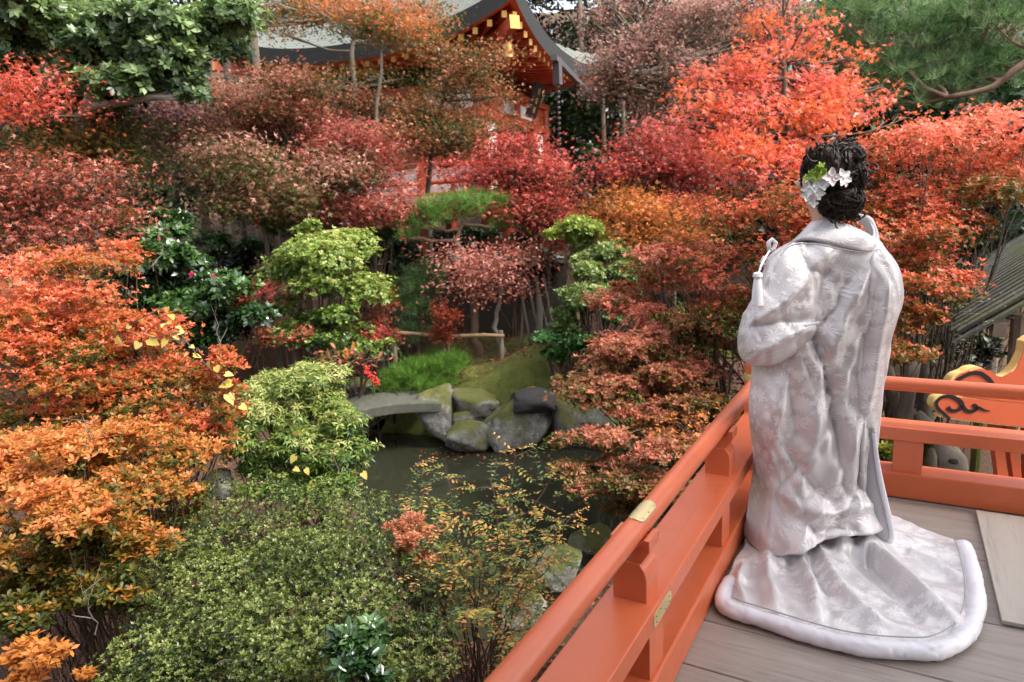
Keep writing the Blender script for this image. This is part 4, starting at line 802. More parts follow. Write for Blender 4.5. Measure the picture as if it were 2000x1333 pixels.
# pine at the upper right
pine_tree('pine_tree', 'big pine reaching in over the bright maple, upper right corner', [(1660, 40, 10, 80, 50), (1800, 60, 10, 110, 60), (1920, 50, 9.6, 100, 60), (1740, 150, 10, 110, 50), (1860, 160, 9.8, 110, 40), (1640, 100, 10.2, 70, 40), (1970, 120, 9.5, 70, 40), (1780, 200, 10, 120, 34), (1690, 190, 10.2, 90, 40), (1880, 110, 10, 80, 40)], 1900, .2, ['2c4a28', '4a6e3c', '74945c', '94ac80'],
          [gpos(2200, 8.5), AT(2120, 40, 8.8), AT(2010, 118, 9), AT(1940, 170, 9.1), AT(1850, 190, 9.3)], .075, seed=54, per=30)
# ------------------------------------------------------------------ near shrubs
ENK = ['364412', '5c5a18', '8c641c', 'bc6420', 'd46030', 'de6c44', 'e27c5c']
ENL = ['46501a', '6c641c', '9c7422', 'c47626', 'd47c34', 'de8a50']
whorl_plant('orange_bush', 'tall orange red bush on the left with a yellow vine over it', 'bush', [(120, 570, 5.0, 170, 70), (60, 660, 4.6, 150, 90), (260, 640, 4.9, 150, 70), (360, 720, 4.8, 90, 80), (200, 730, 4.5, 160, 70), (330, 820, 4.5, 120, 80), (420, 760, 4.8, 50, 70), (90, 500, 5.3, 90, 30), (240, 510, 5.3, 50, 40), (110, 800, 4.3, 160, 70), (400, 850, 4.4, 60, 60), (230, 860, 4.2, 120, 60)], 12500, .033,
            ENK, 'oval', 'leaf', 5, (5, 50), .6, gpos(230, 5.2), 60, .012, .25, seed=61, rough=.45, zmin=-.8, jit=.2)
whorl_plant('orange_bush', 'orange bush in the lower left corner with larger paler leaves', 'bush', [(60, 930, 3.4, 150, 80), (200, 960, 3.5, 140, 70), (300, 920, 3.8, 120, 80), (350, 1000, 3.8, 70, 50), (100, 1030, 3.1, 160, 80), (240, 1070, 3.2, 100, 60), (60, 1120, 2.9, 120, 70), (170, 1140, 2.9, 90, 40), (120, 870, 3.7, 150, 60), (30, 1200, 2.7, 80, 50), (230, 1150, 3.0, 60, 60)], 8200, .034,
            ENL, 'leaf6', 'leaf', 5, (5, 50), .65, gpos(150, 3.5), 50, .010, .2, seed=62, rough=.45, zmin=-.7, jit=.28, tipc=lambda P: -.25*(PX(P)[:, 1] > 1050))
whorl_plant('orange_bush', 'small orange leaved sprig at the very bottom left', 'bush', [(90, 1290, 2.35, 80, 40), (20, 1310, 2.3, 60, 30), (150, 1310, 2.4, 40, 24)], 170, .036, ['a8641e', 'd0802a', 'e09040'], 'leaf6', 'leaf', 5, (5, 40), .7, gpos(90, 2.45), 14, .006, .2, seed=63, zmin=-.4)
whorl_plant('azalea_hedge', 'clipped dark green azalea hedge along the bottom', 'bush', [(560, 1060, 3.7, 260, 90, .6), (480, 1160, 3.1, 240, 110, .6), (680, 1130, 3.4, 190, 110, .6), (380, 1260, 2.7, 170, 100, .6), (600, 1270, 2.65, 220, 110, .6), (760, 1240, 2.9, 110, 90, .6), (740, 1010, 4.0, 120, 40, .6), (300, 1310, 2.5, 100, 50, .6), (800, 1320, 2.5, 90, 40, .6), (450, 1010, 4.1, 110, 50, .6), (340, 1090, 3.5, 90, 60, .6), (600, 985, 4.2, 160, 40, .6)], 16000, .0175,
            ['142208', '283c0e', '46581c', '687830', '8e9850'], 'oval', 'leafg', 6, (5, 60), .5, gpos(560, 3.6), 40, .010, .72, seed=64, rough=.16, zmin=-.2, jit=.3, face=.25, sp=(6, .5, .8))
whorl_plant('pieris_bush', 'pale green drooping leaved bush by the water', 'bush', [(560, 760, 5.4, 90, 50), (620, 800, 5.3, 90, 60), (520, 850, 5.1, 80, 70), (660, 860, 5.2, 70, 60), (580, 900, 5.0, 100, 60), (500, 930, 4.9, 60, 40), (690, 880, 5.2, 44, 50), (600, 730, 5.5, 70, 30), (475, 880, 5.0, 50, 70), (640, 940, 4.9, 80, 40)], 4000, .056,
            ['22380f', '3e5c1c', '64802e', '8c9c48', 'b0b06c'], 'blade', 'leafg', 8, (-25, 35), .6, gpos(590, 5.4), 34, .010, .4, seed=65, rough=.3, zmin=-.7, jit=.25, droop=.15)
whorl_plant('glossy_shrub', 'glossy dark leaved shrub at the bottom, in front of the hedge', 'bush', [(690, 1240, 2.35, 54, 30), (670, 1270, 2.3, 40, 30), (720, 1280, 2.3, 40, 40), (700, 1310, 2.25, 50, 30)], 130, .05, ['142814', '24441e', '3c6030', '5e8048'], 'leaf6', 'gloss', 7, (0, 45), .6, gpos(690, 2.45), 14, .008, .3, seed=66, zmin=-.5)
# thin mixed shrub over the near shore: compound leaves on arching stems
def arching(name, label, base, arcs, n_leaf, size, pal, mat, seed, kind='leaf6', side=.03, stem_r=.006):
    o = thing(name, label, 'bush', base); m = MB(); P, D, Nn, U = [], [], [], []
    for k, tip in enumerate(arcs):
        b = base+frame(np.array([rng.normal(0, .05), rng.normal(0, .05), 0])); L = np.linalg.norm(tip-b); mid = b*.35+tip*.65+np.array([0, 0, .22*L])+rng.normal(0, .05, 3)
        pts = [b*(1-u)**2+2*mid*u*(1-u)+tip*u*u+rng.normal(0, .006, 3) for u in np.linspace(0, 1, 14)]; m.tube(pts, np.linspace(stem_r, stem_r*.3, 14), 5, cap=False)
        for j in range(5, 14):
            for q in range(2):
                dr = unit(rng.normal(size=3)*(1, 1, .5)+np.array([0, 0, .1])); ln = rng.uniform(.08, .2); end = pts[j]+dr*ln; m.tube([pts[j], pts[j]*.5+end*.5+np.array([0, 0, .01]), end], [stem_r*.3, stem_r*.2, stem_r*.15], 4, cap=False)
                u_ = rng.random(); sidev = unit(np.cross(dr, [0, 0, 1.])); npair = n_leaf
                for a in range(npair):
                    for sgn in (-1, 1):
                        if rng.random() < .2: continue
                        P.append(pts[j]+(end-pts[j])*(a+1)/npair); D.append(sidev*sgn+dr*.35+rng.normal(0, .15, 3)); Nn.append(np.array([0, 0, 1.])+rng.normal(0, .3, 3)); U.append(u_)
    P, D, Nn, U = map(np.array, (P, D, Nn, U)); V, F, k = leaves(kind, P, D, Nn, size*rng.uniform(.7, 1.2, len(P)))
    m.build('stems', M['twig'], o, True, fix=False); f = np_mesh('foliage', V, F, M[mat], o, np.repeat(grad(pal, U, .2, .2), k, 0)); f['kind'] = 'stuff'; return o
arching('thin_shrub', 'thin twiggy shrub with small yellow and grey green leaves by the rail', gpos(900, 3.6), [AT(x, y, tt) for x, y, tt in [(1005, 880, 3.7), (960, 940, 3.6), (1090, 915, 3.8), (870, 930, 3.8), (810, 910, 3.9), (1040, 990, 3.6), (1100, 1020, 3.7), (1120, 1080, 3.6), (930, 1000, 3.4), (860, 1010, 3.5), (1000, 1040, 3.3), (1060, 1100, 3.3), (830, 1040, 3.4), (960, 1080, 3.2), (1020, 1150, 3.1), (880, 1110, 3.1), (820, 1120, 3.2), (920, 1190, 2.9), (1000, 1230, 2.9), (1080, 1180, 3.2), (1130, 1000, 3.9), (790, 1000, 3.6), (900, 1060, 3.5), (980, 1000, 3.7)]],
        6, .031, ['3c6038', '5c8450', '94983c', 'd0ac4c', 'd8945c'], 'leaf', 67)
whorl_plant('red_sapling', 'small salmon red sapling between hedge and thin shrub', 'bush', [(805, 1030, 3.45, 46, 28), (790, 1070, 3.35, 40, 32), (830, 1075, 3.35, 34, 32), (770, 1045, 3.4, 26, 28)], 380, .026, ['8a6034', 'b86c48', 'd08868'], 'leaf6', 'leaf', 5, (5, 50), .55, gpos(800, 3.7), 12, .005, .2, seed=68)
# nandina with red berries
nd = thing('nandina', 'nandina spray with bronze leaflets and a hanging red berry cluster', 'plant', gpos(668, 7.2)); m = MB(); P, D, U = [], [], []
b0 = AT(672, 770, 7.2); m.tube([gpos(668, 7.2), b0, AT(676, 715, 7.2)], [.012, .01, .006], 6)
for x, y in [(606, 690), (630, 684), (655, 682), (690, 680), (720, 684), (745, 696), (765, 702), (640, 700), (700, 700), (612, 702), (680, 690)]:
    e = AT(x, y, 7.2+rng.normal(0, .15)); s0 = AT(676, 722, 7.2); m.tube([s0, s0*.5+e*.5+np.array([0, 0, .03]), e], [.004, .003, .002], 4)
    for k in range(8): u = .45+.55*k/7; P.append(s0*(1-u)+e*u); d = unit(e-s0); D.append(d*.6+rng.normal(0, .6, 3)); U.append(rng.random())
V, F, k = leaves('leaf6', np.array(P), np.array(D), np.array([0, 0, 1.])+rng.normal(0, .4, (len(P), 3)), .085*rng.uniform(.7, 1.1, len(P))); f = np_mesh('foliage', V, F, M['leaf'], nd, np.repeat(grad(['5a3a28', '8a6a58', 'b0603c', 'd06434'], np.array(U), .1, .2), k, 0)); f['kind'] = 'stuff'
m.build('stems', M['twig'], nd, True, fix=False); bm_ = MB()
for k in range(60):
    u = rng.random(); c = AT(712+24*u+rng.normal(0, 4), 716+34*u+rng.normal(0, 3), 7.1+rng.normal(0, .03)); bm_.lathe([(.002, -.010), (.009, -.005), (.0105, 0), (.009, .005), (.002, .010)], c, 6)
bo = bm_.build('berries', plain('berry', (.65, .03, .02), .3, 0, .2, 20), nd, True); bo['kind'] = 'stuff'
# yellow heart leaved vine: every leaf is a piece of its own
def vine(name, label, pts, leafpts, size, pal):
    o = thing(name, label, 'vine', pts[0]); m = MB(); m.tube(pts, .003, 5); m.build('stem', M['twig'], o, True)
    for i, (x, y, tt, s) in enumerate(leafpts):
        p = AT(x, y, tt); d = unit(np.array(frame(np.array([rng.normal(0, .8), -.3+rng.normal(0, .4), -.6+rng.normal(0, .3)])))); n_ = unit(frame(np.array([rng.normal(0, .7), -.7, .6+rng.normal(0, .4)])))
        V, F, k = leaves('heart', p[None]-d*size*s*.5, d[None], n_[None], size*s); np_mesh('leaf', V, F, M['leaf'], o, np.repeat(grad(pal, rng.random(1), .2, .1), k, 0))
VT = 4.25
vine('yellow_vine', 'yellow heart leaved vine trailing over the tall orange bush', [AT(x, y, VT) for x, y in [(320, 600), (240, 640), (300, 660), (350, 650), (390, 700), (430, 740), (470, 790)]],
     [(232, 630, VT, .8), (234, 668, VT, 1.2), (268, 650, VT, .8), (300, 668, VT, 1.3), (320, 672, VT, 1), (268, 676, VT, .9), (326, 606, VT, .7), (336, 620, VT, .8), (310, 612, VT, .6), (318, 636, VT, .7), (352, 650, VT, .8), (345, 660, VT, .7), (362, 694, VT, .7), (386, 696, VT, .9), (350, 640, VT, .6), (408, 712, VT, .8), (424, 722, VT, .9), (448, 732, VT, .9), (440, 752, VT, 1.4), (450, 780, VT, 1.3), (476, 796, VT, .9), (376, 678, VT, .6), (330, 630, VT, .5), (250, 640, VT, .6)], .062, ['d0b048', 'e0c868', 'ecd888'])
vine('yellow_vine', 'yellow vine leaves hanging on the pale green bush', [AT(x, y, 4.7) for x, y in [(580, 840), (590, 880), (650, 890), (670, 940), (700, 960)]],
     [(578, 846, 4.7, 1), (584, 850, 4.7, .7), (572, 898, 4.7, 1), (600, 922, 4.7, .9), (605, 950, 4.6, .8), (580, 918, 4.7, .8), (662, 890, 4.9, .9), (664, 906, 4.9, 1), (690, 926, 4.8, 1), (712, 930, 4.8, 1), (702, 946, 4.8, .8), (655, 968, 4.7, .9), (672, 962, 4.7, 1), (690, 962, 4.7, 1.1)], .066, ['b8a848', 'ccb858', 'd8c874'])

# ------------------------------------------------------------------ right hand bushes and the bright maple
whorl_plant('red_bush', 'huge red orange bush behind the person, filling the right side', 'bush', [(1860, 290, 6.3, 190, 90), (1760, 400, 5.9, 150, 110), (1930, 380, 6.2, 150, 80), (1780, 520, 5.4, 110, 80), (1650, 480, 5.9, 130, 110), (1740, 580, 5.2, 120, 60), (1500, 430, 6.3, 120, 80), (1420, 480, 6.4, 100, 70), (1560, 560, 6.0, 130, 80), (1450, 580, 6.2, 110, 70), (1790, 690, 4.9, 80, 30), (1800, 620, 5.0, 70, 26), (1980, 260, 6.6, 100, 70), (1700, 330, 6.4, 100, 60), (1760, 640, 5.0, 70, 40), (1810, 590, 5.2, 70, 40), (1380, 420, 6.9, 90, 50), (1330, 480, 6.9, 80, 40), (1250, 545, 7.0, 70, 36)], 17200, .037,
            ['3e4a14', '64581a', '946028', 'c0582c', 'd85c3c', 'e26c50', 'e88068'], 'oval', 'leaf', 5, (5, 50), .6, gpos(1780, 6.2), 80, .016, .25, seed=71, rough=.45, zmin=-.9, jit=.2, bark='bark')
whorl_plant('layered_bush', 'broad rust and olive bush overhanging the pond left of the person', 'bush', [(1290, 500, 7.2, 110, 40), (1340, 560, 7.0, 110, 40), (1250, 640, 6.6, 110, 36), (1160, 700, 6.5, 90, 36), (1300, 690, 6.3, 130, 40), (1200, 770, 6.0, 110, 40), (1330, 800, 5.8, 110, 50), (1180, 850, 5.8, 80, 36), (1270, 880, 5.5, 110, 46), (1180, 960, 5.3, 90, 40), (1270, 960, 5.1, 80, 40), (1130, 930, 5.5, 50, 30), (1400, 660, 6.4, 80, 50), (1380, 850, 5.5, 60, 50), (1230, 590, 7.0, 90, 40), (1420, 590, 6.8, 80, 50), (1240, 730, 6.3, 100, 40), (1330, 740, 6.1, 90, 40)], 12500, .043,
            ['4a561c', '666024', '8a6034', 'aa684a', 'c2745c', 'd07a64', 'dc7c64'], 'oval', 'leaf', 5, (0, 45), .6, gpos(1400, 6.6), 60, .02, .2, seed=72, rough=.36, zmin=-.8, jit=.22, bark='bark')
BR = ['dc6c2c', 'ec7040', 'f06a50', 'f06860', 'f08078']
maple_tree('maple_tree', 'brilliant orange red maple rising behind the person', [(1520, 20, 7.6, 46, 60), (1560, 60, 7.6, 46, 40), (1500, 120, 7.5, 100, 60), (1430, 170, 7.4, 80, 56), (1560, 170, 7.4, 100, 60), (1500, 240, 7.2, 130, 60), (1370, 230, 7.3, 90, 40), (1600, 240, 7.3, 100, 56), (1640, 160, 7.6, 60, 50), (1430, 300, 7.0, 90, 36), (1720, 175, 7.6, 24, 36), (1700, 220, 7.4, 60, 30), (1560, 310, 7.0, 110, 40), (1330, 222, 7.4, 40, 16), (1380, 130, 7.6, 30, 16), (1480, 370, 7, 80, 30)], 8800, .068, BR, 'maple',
           trunk=[gpos(1640, 7.2), AT(1620, 420, 7.2), AT(1560, 340, 7.2), AT(1540, 260, 7.3), AT(1530, 120, 7.5)], tr=.05, seed=73, clump=9, spread=.10, flat=.5, shell=.1, rough=.4, tilt=.9, droop=.5, limbs=1, sp=(5, .5, .7))
maple_tree('maple_tree', 'small crimson maple low beside the newel post', [(1390, 730, 6.9, 50, 26), (1440, 770, 6.7, 40, 24), (1350, 740, 7, 40, 20)], 1500, .055, ['4a1820', '7a2430', 'a03844'], trunk=tk(1400, 6.9, (1400, 760, 6.9)), tr=.02, seed=74, layers=2)
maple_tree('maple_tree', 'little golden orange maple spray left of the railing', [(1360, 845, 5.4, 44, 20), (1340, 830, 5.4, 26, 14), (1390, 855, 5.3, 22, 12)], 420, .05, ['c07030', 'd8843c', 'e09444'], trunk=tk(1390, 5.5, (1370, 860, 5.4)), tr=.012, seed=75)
whorl_plant('fern_shrub', 'deep green fern like shrub in the shade between railing and rust bush', 'bush', [(1370, 810, 6.6, 60, 40), (1330, 880, 6.2, 50, 40), (1440, 800, 6.3, 40, 40)], 700, .07, ['142a12', '244820', '3c6830'], 'blade', 'leafg', 7, (0, 40), .5, None, 10, .01, .3, seed=76)
whorl_plant('ground_shrub', 'lime green low shrub glimpsed through the rust bush', 'bush', [(1370, 690, 8, 80, 50), (1430, 650, 8, 70, 60), (1320, 760, 7.6, 80, 50), (1300, 620, 8.4, 80, 50)], 1500, .06, ['4a6420', '7a9434', '98ac4c'], 'oval', 'leafg', 6, (0, 50), .6, None, 6, .01, .4, seed=77)
whorl_plant('ground_shrub', 'yellow green low shrub seen through the right railing', 'bush', [(1730, 890, 4.9, 40, 40), (1780, 860, 5.2, 50, 40)], 260, .05, ['3a4414', '6a7420', 'a0982c'], 'oval', 'leafg', 6, (0, 50), .6, None, 6, .01, .3, seed=78)
arching('leafy_sprig', 'thin sprig of small pale pointed leaves before the board roof', gpos(1860, 5.1), [AT(1990, 590, 4.9), AT(1940, 570, 4.9), AT(1900, 590, 4.9)], 3, .03, ['5c6c58', '8a9484', 'b0b8ac'], 'leafg', 79, 'blade', stem_r=.004)
# old trunks seen under the right railing
for i, pts in enumerate([[(1772, 960, 5.2), (1768, 800, 5.3), (1790, 690, 5.4)], [(1812, 960, 5.3), (1806, 820, 5.4), (1800, 680, 5.5)], [(1866, 960, 4.9), (1862, 900, 4.95), (1838, 860, 5.1), (1790, 810, 5.3)], [(1748, 960, 5.6), (1752, 820, 5.6), (1730, 700, 5.7)]]):
    p = [AT(*q) for q in pts]; p0 = p[0].copy(); p0[2] = GZ(p0)-.1; o = thing('old_trunk', ['brown upright trunk just right of the robe, under the bush', 'middle brown trunk under the bush seen through the railing', 'gnarled pale trunk with a knot hole seen through the railing', 'thin trunk under the bush nearest the robe'][i], 'tree', p0, 'trunks under the red bush')
    m = MB(); m.tube([p0]+p, [.10, .085, .06, .045] if len(p) == 3 else [.12, .10, .095, .07, .05], 10); m.build('trunk', M['barkg'] if i == 2 else M['bark'], o, True)
    if i == 2: c = AT(1862, 902, 4.83); MB().lathe([(.03, -.01), (.035, .0), (.028, .012)], c, 10).build('knot_hole', M['dark'], o)

# ------------------------------------------------------------------ carved beam ends and board roof beyond the right railing
gate = thing('carved_beam', 'vermilion carved beam with cloud scroll ends beyond the right railing', 'beam', AT(1990, 900, 4.55))
ORG = vermilion('vermilion_carving', (.60, .085, .02), .5, .5); YEL = wood('yellow_edge', (.72, .42, .12), (.85, .62, .28), 0, .6, 2)
def px_poly(P, t): return [AT(x, y, t) for x, y in P]
def smooth_poly(P, n=4):
    P = np.array(P, float); out = []; L = len(P)
    for i in range(L):
        a, b, c, d = P[i-1], P[i], P[(i+1) % L], P[(i+2) % L]
        for k in range(n):
            u = k/n; out.append(.5*((2*b)+(-a+c)*u+(2*a-5*b+4*c-d)*u*u+(-a+3*b-3*c+d)*u**3))
    return out
CT = 4.55
low = [(1822, 792), (1826, 778), (1838, 771), (1856, 770), (1880, 774), (2120, 796), (2180, 800), (2180, 856), (2120, 850), (1858, 819), (1840, 810), (1828, 802)]
upp = [(1856, 752), (1858, 740), (1868, 731), (1880, 727), (1892, 720), (1908, 717), (1922, 721), (1932, 731), (1944, 737), (1958, 736), (1972, 728), (1986, 712), (1998, 688), (2010, 660), (2100, 660), (2140, 800), (2100, 798), (1880, 776)]
for P, nm in ((low, 'lower_nose'), (upp, 'upper_nose')):
    q = px_poly(smooth_poly(P, 3), CT); m = MB(); m.prism(q, FWH*.07); o = m.build(nm, YEL, gate)
    cx, cyy = np.mean(P, 0); ins = []
    for a in smooth_poly(P, 3):     # vermilion face inside a yellow border
        ins.append((a[0]+(9 if a[0] < 1990 else 0)*(1 if a[0] < cx else .2), a[1]+(4 if a[1] < cyy-6 else -1.0)))
    m = MB(); m.prism(px_poly(ins, CT-.004), FWH*.003); m.build('painted_face', ORG, o)
def scroll(pts, wd, par):
    P = np.array(pts, float); s = []
    for i in range(len(P)-1):
        a, b, c, d = P[max(i-1, 0)], P[i], P[i+1], P[min(i+2, len(P)-1)]
        for k in range(6): u = k/6; s.append(.5*((2*b)+(-a+c)*u+(2*a-5*b+4*c-d)*u*u+(-a+3*b-3*c+d)*u**3))
    s.append(P[-1]); s = np.array(s); n = len(s); w = np.interp(np.linspace(0, 1, n), np.linspace(0, 1, len(wd)), wd); tg = np.gradient(s, axis=0); tg /= np.linalg.norm(tg, axis=1)[:, None]; nr = np.stack([-tg[:, 1], tg[:, 0]], 1)
    L = s+nr*w[:, None]/2; R = s-nr*w[:, None]/2; m = MB(); vs = []
    for i in range(n): vs += [AT(*L[i], CT-.010), AT(*R[i], CT-.010), AT(*L[i], CT-.004), AT(*R[i], CT-.004)]
    fs = []
    for i in range(n-1): k = 4*i; fs += [(k, k+1, k+5, k+4), (k+2, k, k+4, k+6), (k+1, k+3, k+7, k+5)]
    m.add(vs, fs).build('scroll_mark', M['black'], par)
scroll([(1856, 819), (1846, 810), (1834, 800), (1829, 790), (1833, 781), (1844, 775), (1858, 775), (1870, 780), (1878, 787), (1881, 794), (1888, 802), (1898, 804), (1906, 801), (1912, 797), (1922, 801), (1934, 803)], [5, 6, 7, 7, 6, 6, 7, 8, 9, 8, 7, 7, 6, 6, 4, 1], gate)
scroll([(1852, 795), (1856, 801), (1864, 803), (1874, 800), (1880, 793)], [8, 7, 6, 7, 8], gate)
scroll([(1900, 794), (1904, 792), (1908, 796), (1904, 801)], [5, 7, 7, 5], gate)
scroll([(1865, 752), (1870, 743), (1880, 737), (1890, 732), (1902, 729), (1916, 730), (1926, 736), (1934, 743), (1939, 752), (1941, 762)], [5, 7, 7, 7, 8, 8, 8, 8, 8, 8], gate)
scroll([(1898, 754), (1903, 752), (1909, 753)], [4, 6, 3], gate)
for x0, x1, x2, w_ in ((1935, 1940, 1962, .07), (1962, 1968, 1990, .06), (2010, 2010, 2012, .09)):
    p, q = AT(x1, 818, 4.7), AT(x2, 985, 4.7); MB().beam(p, q, w_, .05, FWH).build('trestle_leg', ORG, gate)
gp_ = AT(1912, 820, 5.0); MB().tube([gp_, [gp_[0], gp_[1], GZ(gp_)-.1]], .035, 8).build('mossy_post', M['moss'], gate, 'auto')
rf = thing('board_roof', 'mossy grey board roof stepping down beside the carved beam', 'roof', AT(1990, 720, 5.6))
t = NT('mossy_board'); v = t.coord(scale=(1, 1, 1)); n1 = t.noise(t.coord(scale=(14, 14, 14)), 1.5, 8, .75, 1.0); n2 = t.noise(v, 2.6, 5, .6)
col = t.ramp(n1, [(.3, (.035, .035, .03)), (.55, (.12, .125, .11)), (.75, (.24, .245, .225))]); t.base(t.mix(t.math('MULTIPLY', t.math('SUBTRACT', n2, .45), 3.5, clamp=True), col, (.11, .13, .035))); t.bump(n1, .5, .01); M['mossboard'] = t.set(Roughness=.85)
ev = np.array([.55, .835]); up_ = np.array([.835, -.55]); E0 = np.array([.660*5.0, 5.0]); ZE = .28; cs_, sn_ = math.cos(R_(38)), math.sin(R_(38))
def RB(e, u, n): q = E0+ev*e+up_*(u*cs_-n*sn_); return ST(q[0], q[1], ZE+u*sn_+n*cs_)
e = 0.
for k in range(44):
    wd = .135+.015*math.sin(k*2.3); pr = .04 if k % 2 else 0.; j0 = rng.uniform(-.05, .05); m = MB(); q = [RB(e+dx, u, pr+dn) for u in (j0, 1.9) for dx, dn in ((0, 0), (wd-.012+(.05 if k % 2 == 0 else 0), 0), (wd-.012+(.05 if k % 2 == 0 else 0), .026), (0, .026))]
    m.add(q, [(0, 1, 2, 3), (7, 6, 5, 4), (0, 4, 5, 1), (1, 5, 6, 2), (2, 6, 7, 3), (3, 7, 4, 0)]); m.build('roof_board', M['mossboard'], rf, bevel=.004); e += wd*.82
MB().beam(RB(0, .25, -.06), RB(e, .25, -.06), .08, .10).build('purlin', M['woodpost'], rf); MB().beam(RB(0, 1.5, -.06), RB(e, 1.5, -.06), .08, .10).build('purlin', M['woodpost'], rf); MB().tube([RB(0, 1.92, .05), RB(e, 1.92, .05)], .09, 10).build('ridge_log', M['barkg'], rf, 'auto')
for kk in (.3, e-.3):
    for uu in (.4, 1.5): p = RB(kk, uu, -.08); MB().tube([p, [p[0], p[1], GZ(p)-.1]], .06, 8).build('post', M['woodpost'], rf, 'auto')
gb = MB(); p = AT(1862, 636, 7.5); gb.beam(p-RTH*.22, p+RTH*.2, .3, .22); tag(gb.build('stone_block', M['slab'], None, bevel=.02), 'grey stone block beside the board roof, above the shade', 'stone')

# ------------------------------------------------------------------ fallen leaves
def litter(name, label, n, area, size, pal, zoff, seed, curl=.4):
    r = np.random.default_rng(seed); Q = []
    for _ in range(n*4):
        px_ = r.uniform(area[0], area[2]); py_ = r.uniform(area[1], area[3]); p = ONZ(px_, py_, -1.3); s_, t_ = p@RTH, p@FWH
        if t_ < 14 and pond_sd(np.array([s_]), np.array([t_]))[0] > .02: Q.append(ST(s_, t_, float(land(np.array([s_]), np.array([t_]))[0])+zoff))
        if len(Q) >= n: break
    Q = np.array(Q); Nn = np.array([0, 0, 1.])+r.normal(0, curl, Q.shape); D = r.normal(size=Q.shape)*(1, 1, .3)
    V, F, k = leaves('leaf6', Q, D, Nn, size*r.uniform(.6, 1.2, len(Q))); o = np_mesh(name, V, F, M['leaf'], None, np.repeat(grad(pal, r.random(len(Q)), .2, .25), k, 0)); tag(o, label, 'leaf litter', kind='stuff')
litter('fallen_leaves', 'brown fallen leaves on the near shore by the handrail', 5200, (820, 1000, 1500, 1333), .045, ['2c1810', '5a3020', '8a5030', 'a86c48'], .015, 3)
litter('fallen_leaves', 'reddish fallen leaves scattered over the moss bank', 1500, (880, 690, 1180, 780), .05, ['5a2418', '8a3828', 'b85848', 'c87868'], .03, 4)
litter('fallen_leaves', 'dead leaves on the soil under the left bushes', 2500, (0, 900, 500, 1333), .05, ['2c1810', '5a3020', '7a4428'], .015, 5)
r = np.random.default_rng(9); Q = []
for k in range(170):
    x, y = (r.uniform(820, 1080), r.normal(884, 5)) if k < 100 else (r.uniform(740, 1150), r.uniform(880, 1010)); p = ONZ(x, y, WZ+.006)
    if pond_sd(np.array([p@RTH]), np.array([p@FWH]))[0] < -.02: Q.append(p)
Q = np.array(Q); V, F, k = leaves('leaf6', Q, r.normal(size=Q.shape)*(1, 1, 0), np.array([0, 0, 1.])+r.normal(0, .06, Q.shape), .06*r.uniform(.5, 1.2, len(Q))); o = np_mesh('floating_leaves', V, F, M['leaf'], None, np.repeat(grad(['7a4a30', 'a86c48', 'c89070'], r.random(len(Q)), .2, .2), k, 0)); tag(o, 'brown leaves floating on the pond near the rocks', 'leaf litter', kind='stuff')

# bare twigs standing out of the left bushes
for i, (x, y, t_, lab) in enumerate([(120, 520, 4.9, 'bare pale twig above the tall orange bush, near the left edge'), (300, 470, 5.2, 'bare twig rising behind the tall orange bush'), (430, 640, 4.6, 'bare twig beside the yellow vine'), (160, 850, 3.6, 'pale dead twig across the orange bushes'), (185, 1180, 2.8, 'thin upright dead twig before the lower orange bush'), (420, 1240, 2.5, 'dry seed twig lying over the clipped hedge')]):
    a = AT(x, y+60, t_); b = AT(x+rng.normal(0, 25)+(90 if i == 5 else 0), y-40+(70 if i == 5 else 0), t_-.1); o = thing('bare_twig', lab, 'twig', a, 'bare twigs'); m = MB(); pts = tube_np(m, a, b, .0035, .0015, n=6, sides=5, wob=.08)
    for k in range(5): q = pts[2+k % 4]; tube_np(m, q, q+rng.normal(0, .045, 3)+np.array([0, 0, .04]), .0018, .0008, n=3, sides=4)
    m.build('twig', M['barkg'], o, True, fix=False)
# ------------------------------------------------------------------ the person in the white robe
TW = 2.69
def Q(px, py, dt=0.): return AT(px, py, TW+dt)
foot = Q(1600, 700); foot = np.array([foot[0], foot[1], 0.])
person = thing('person', 'person seen from behind in a silver white embroidered robe with a long padded train', 'person', foot)
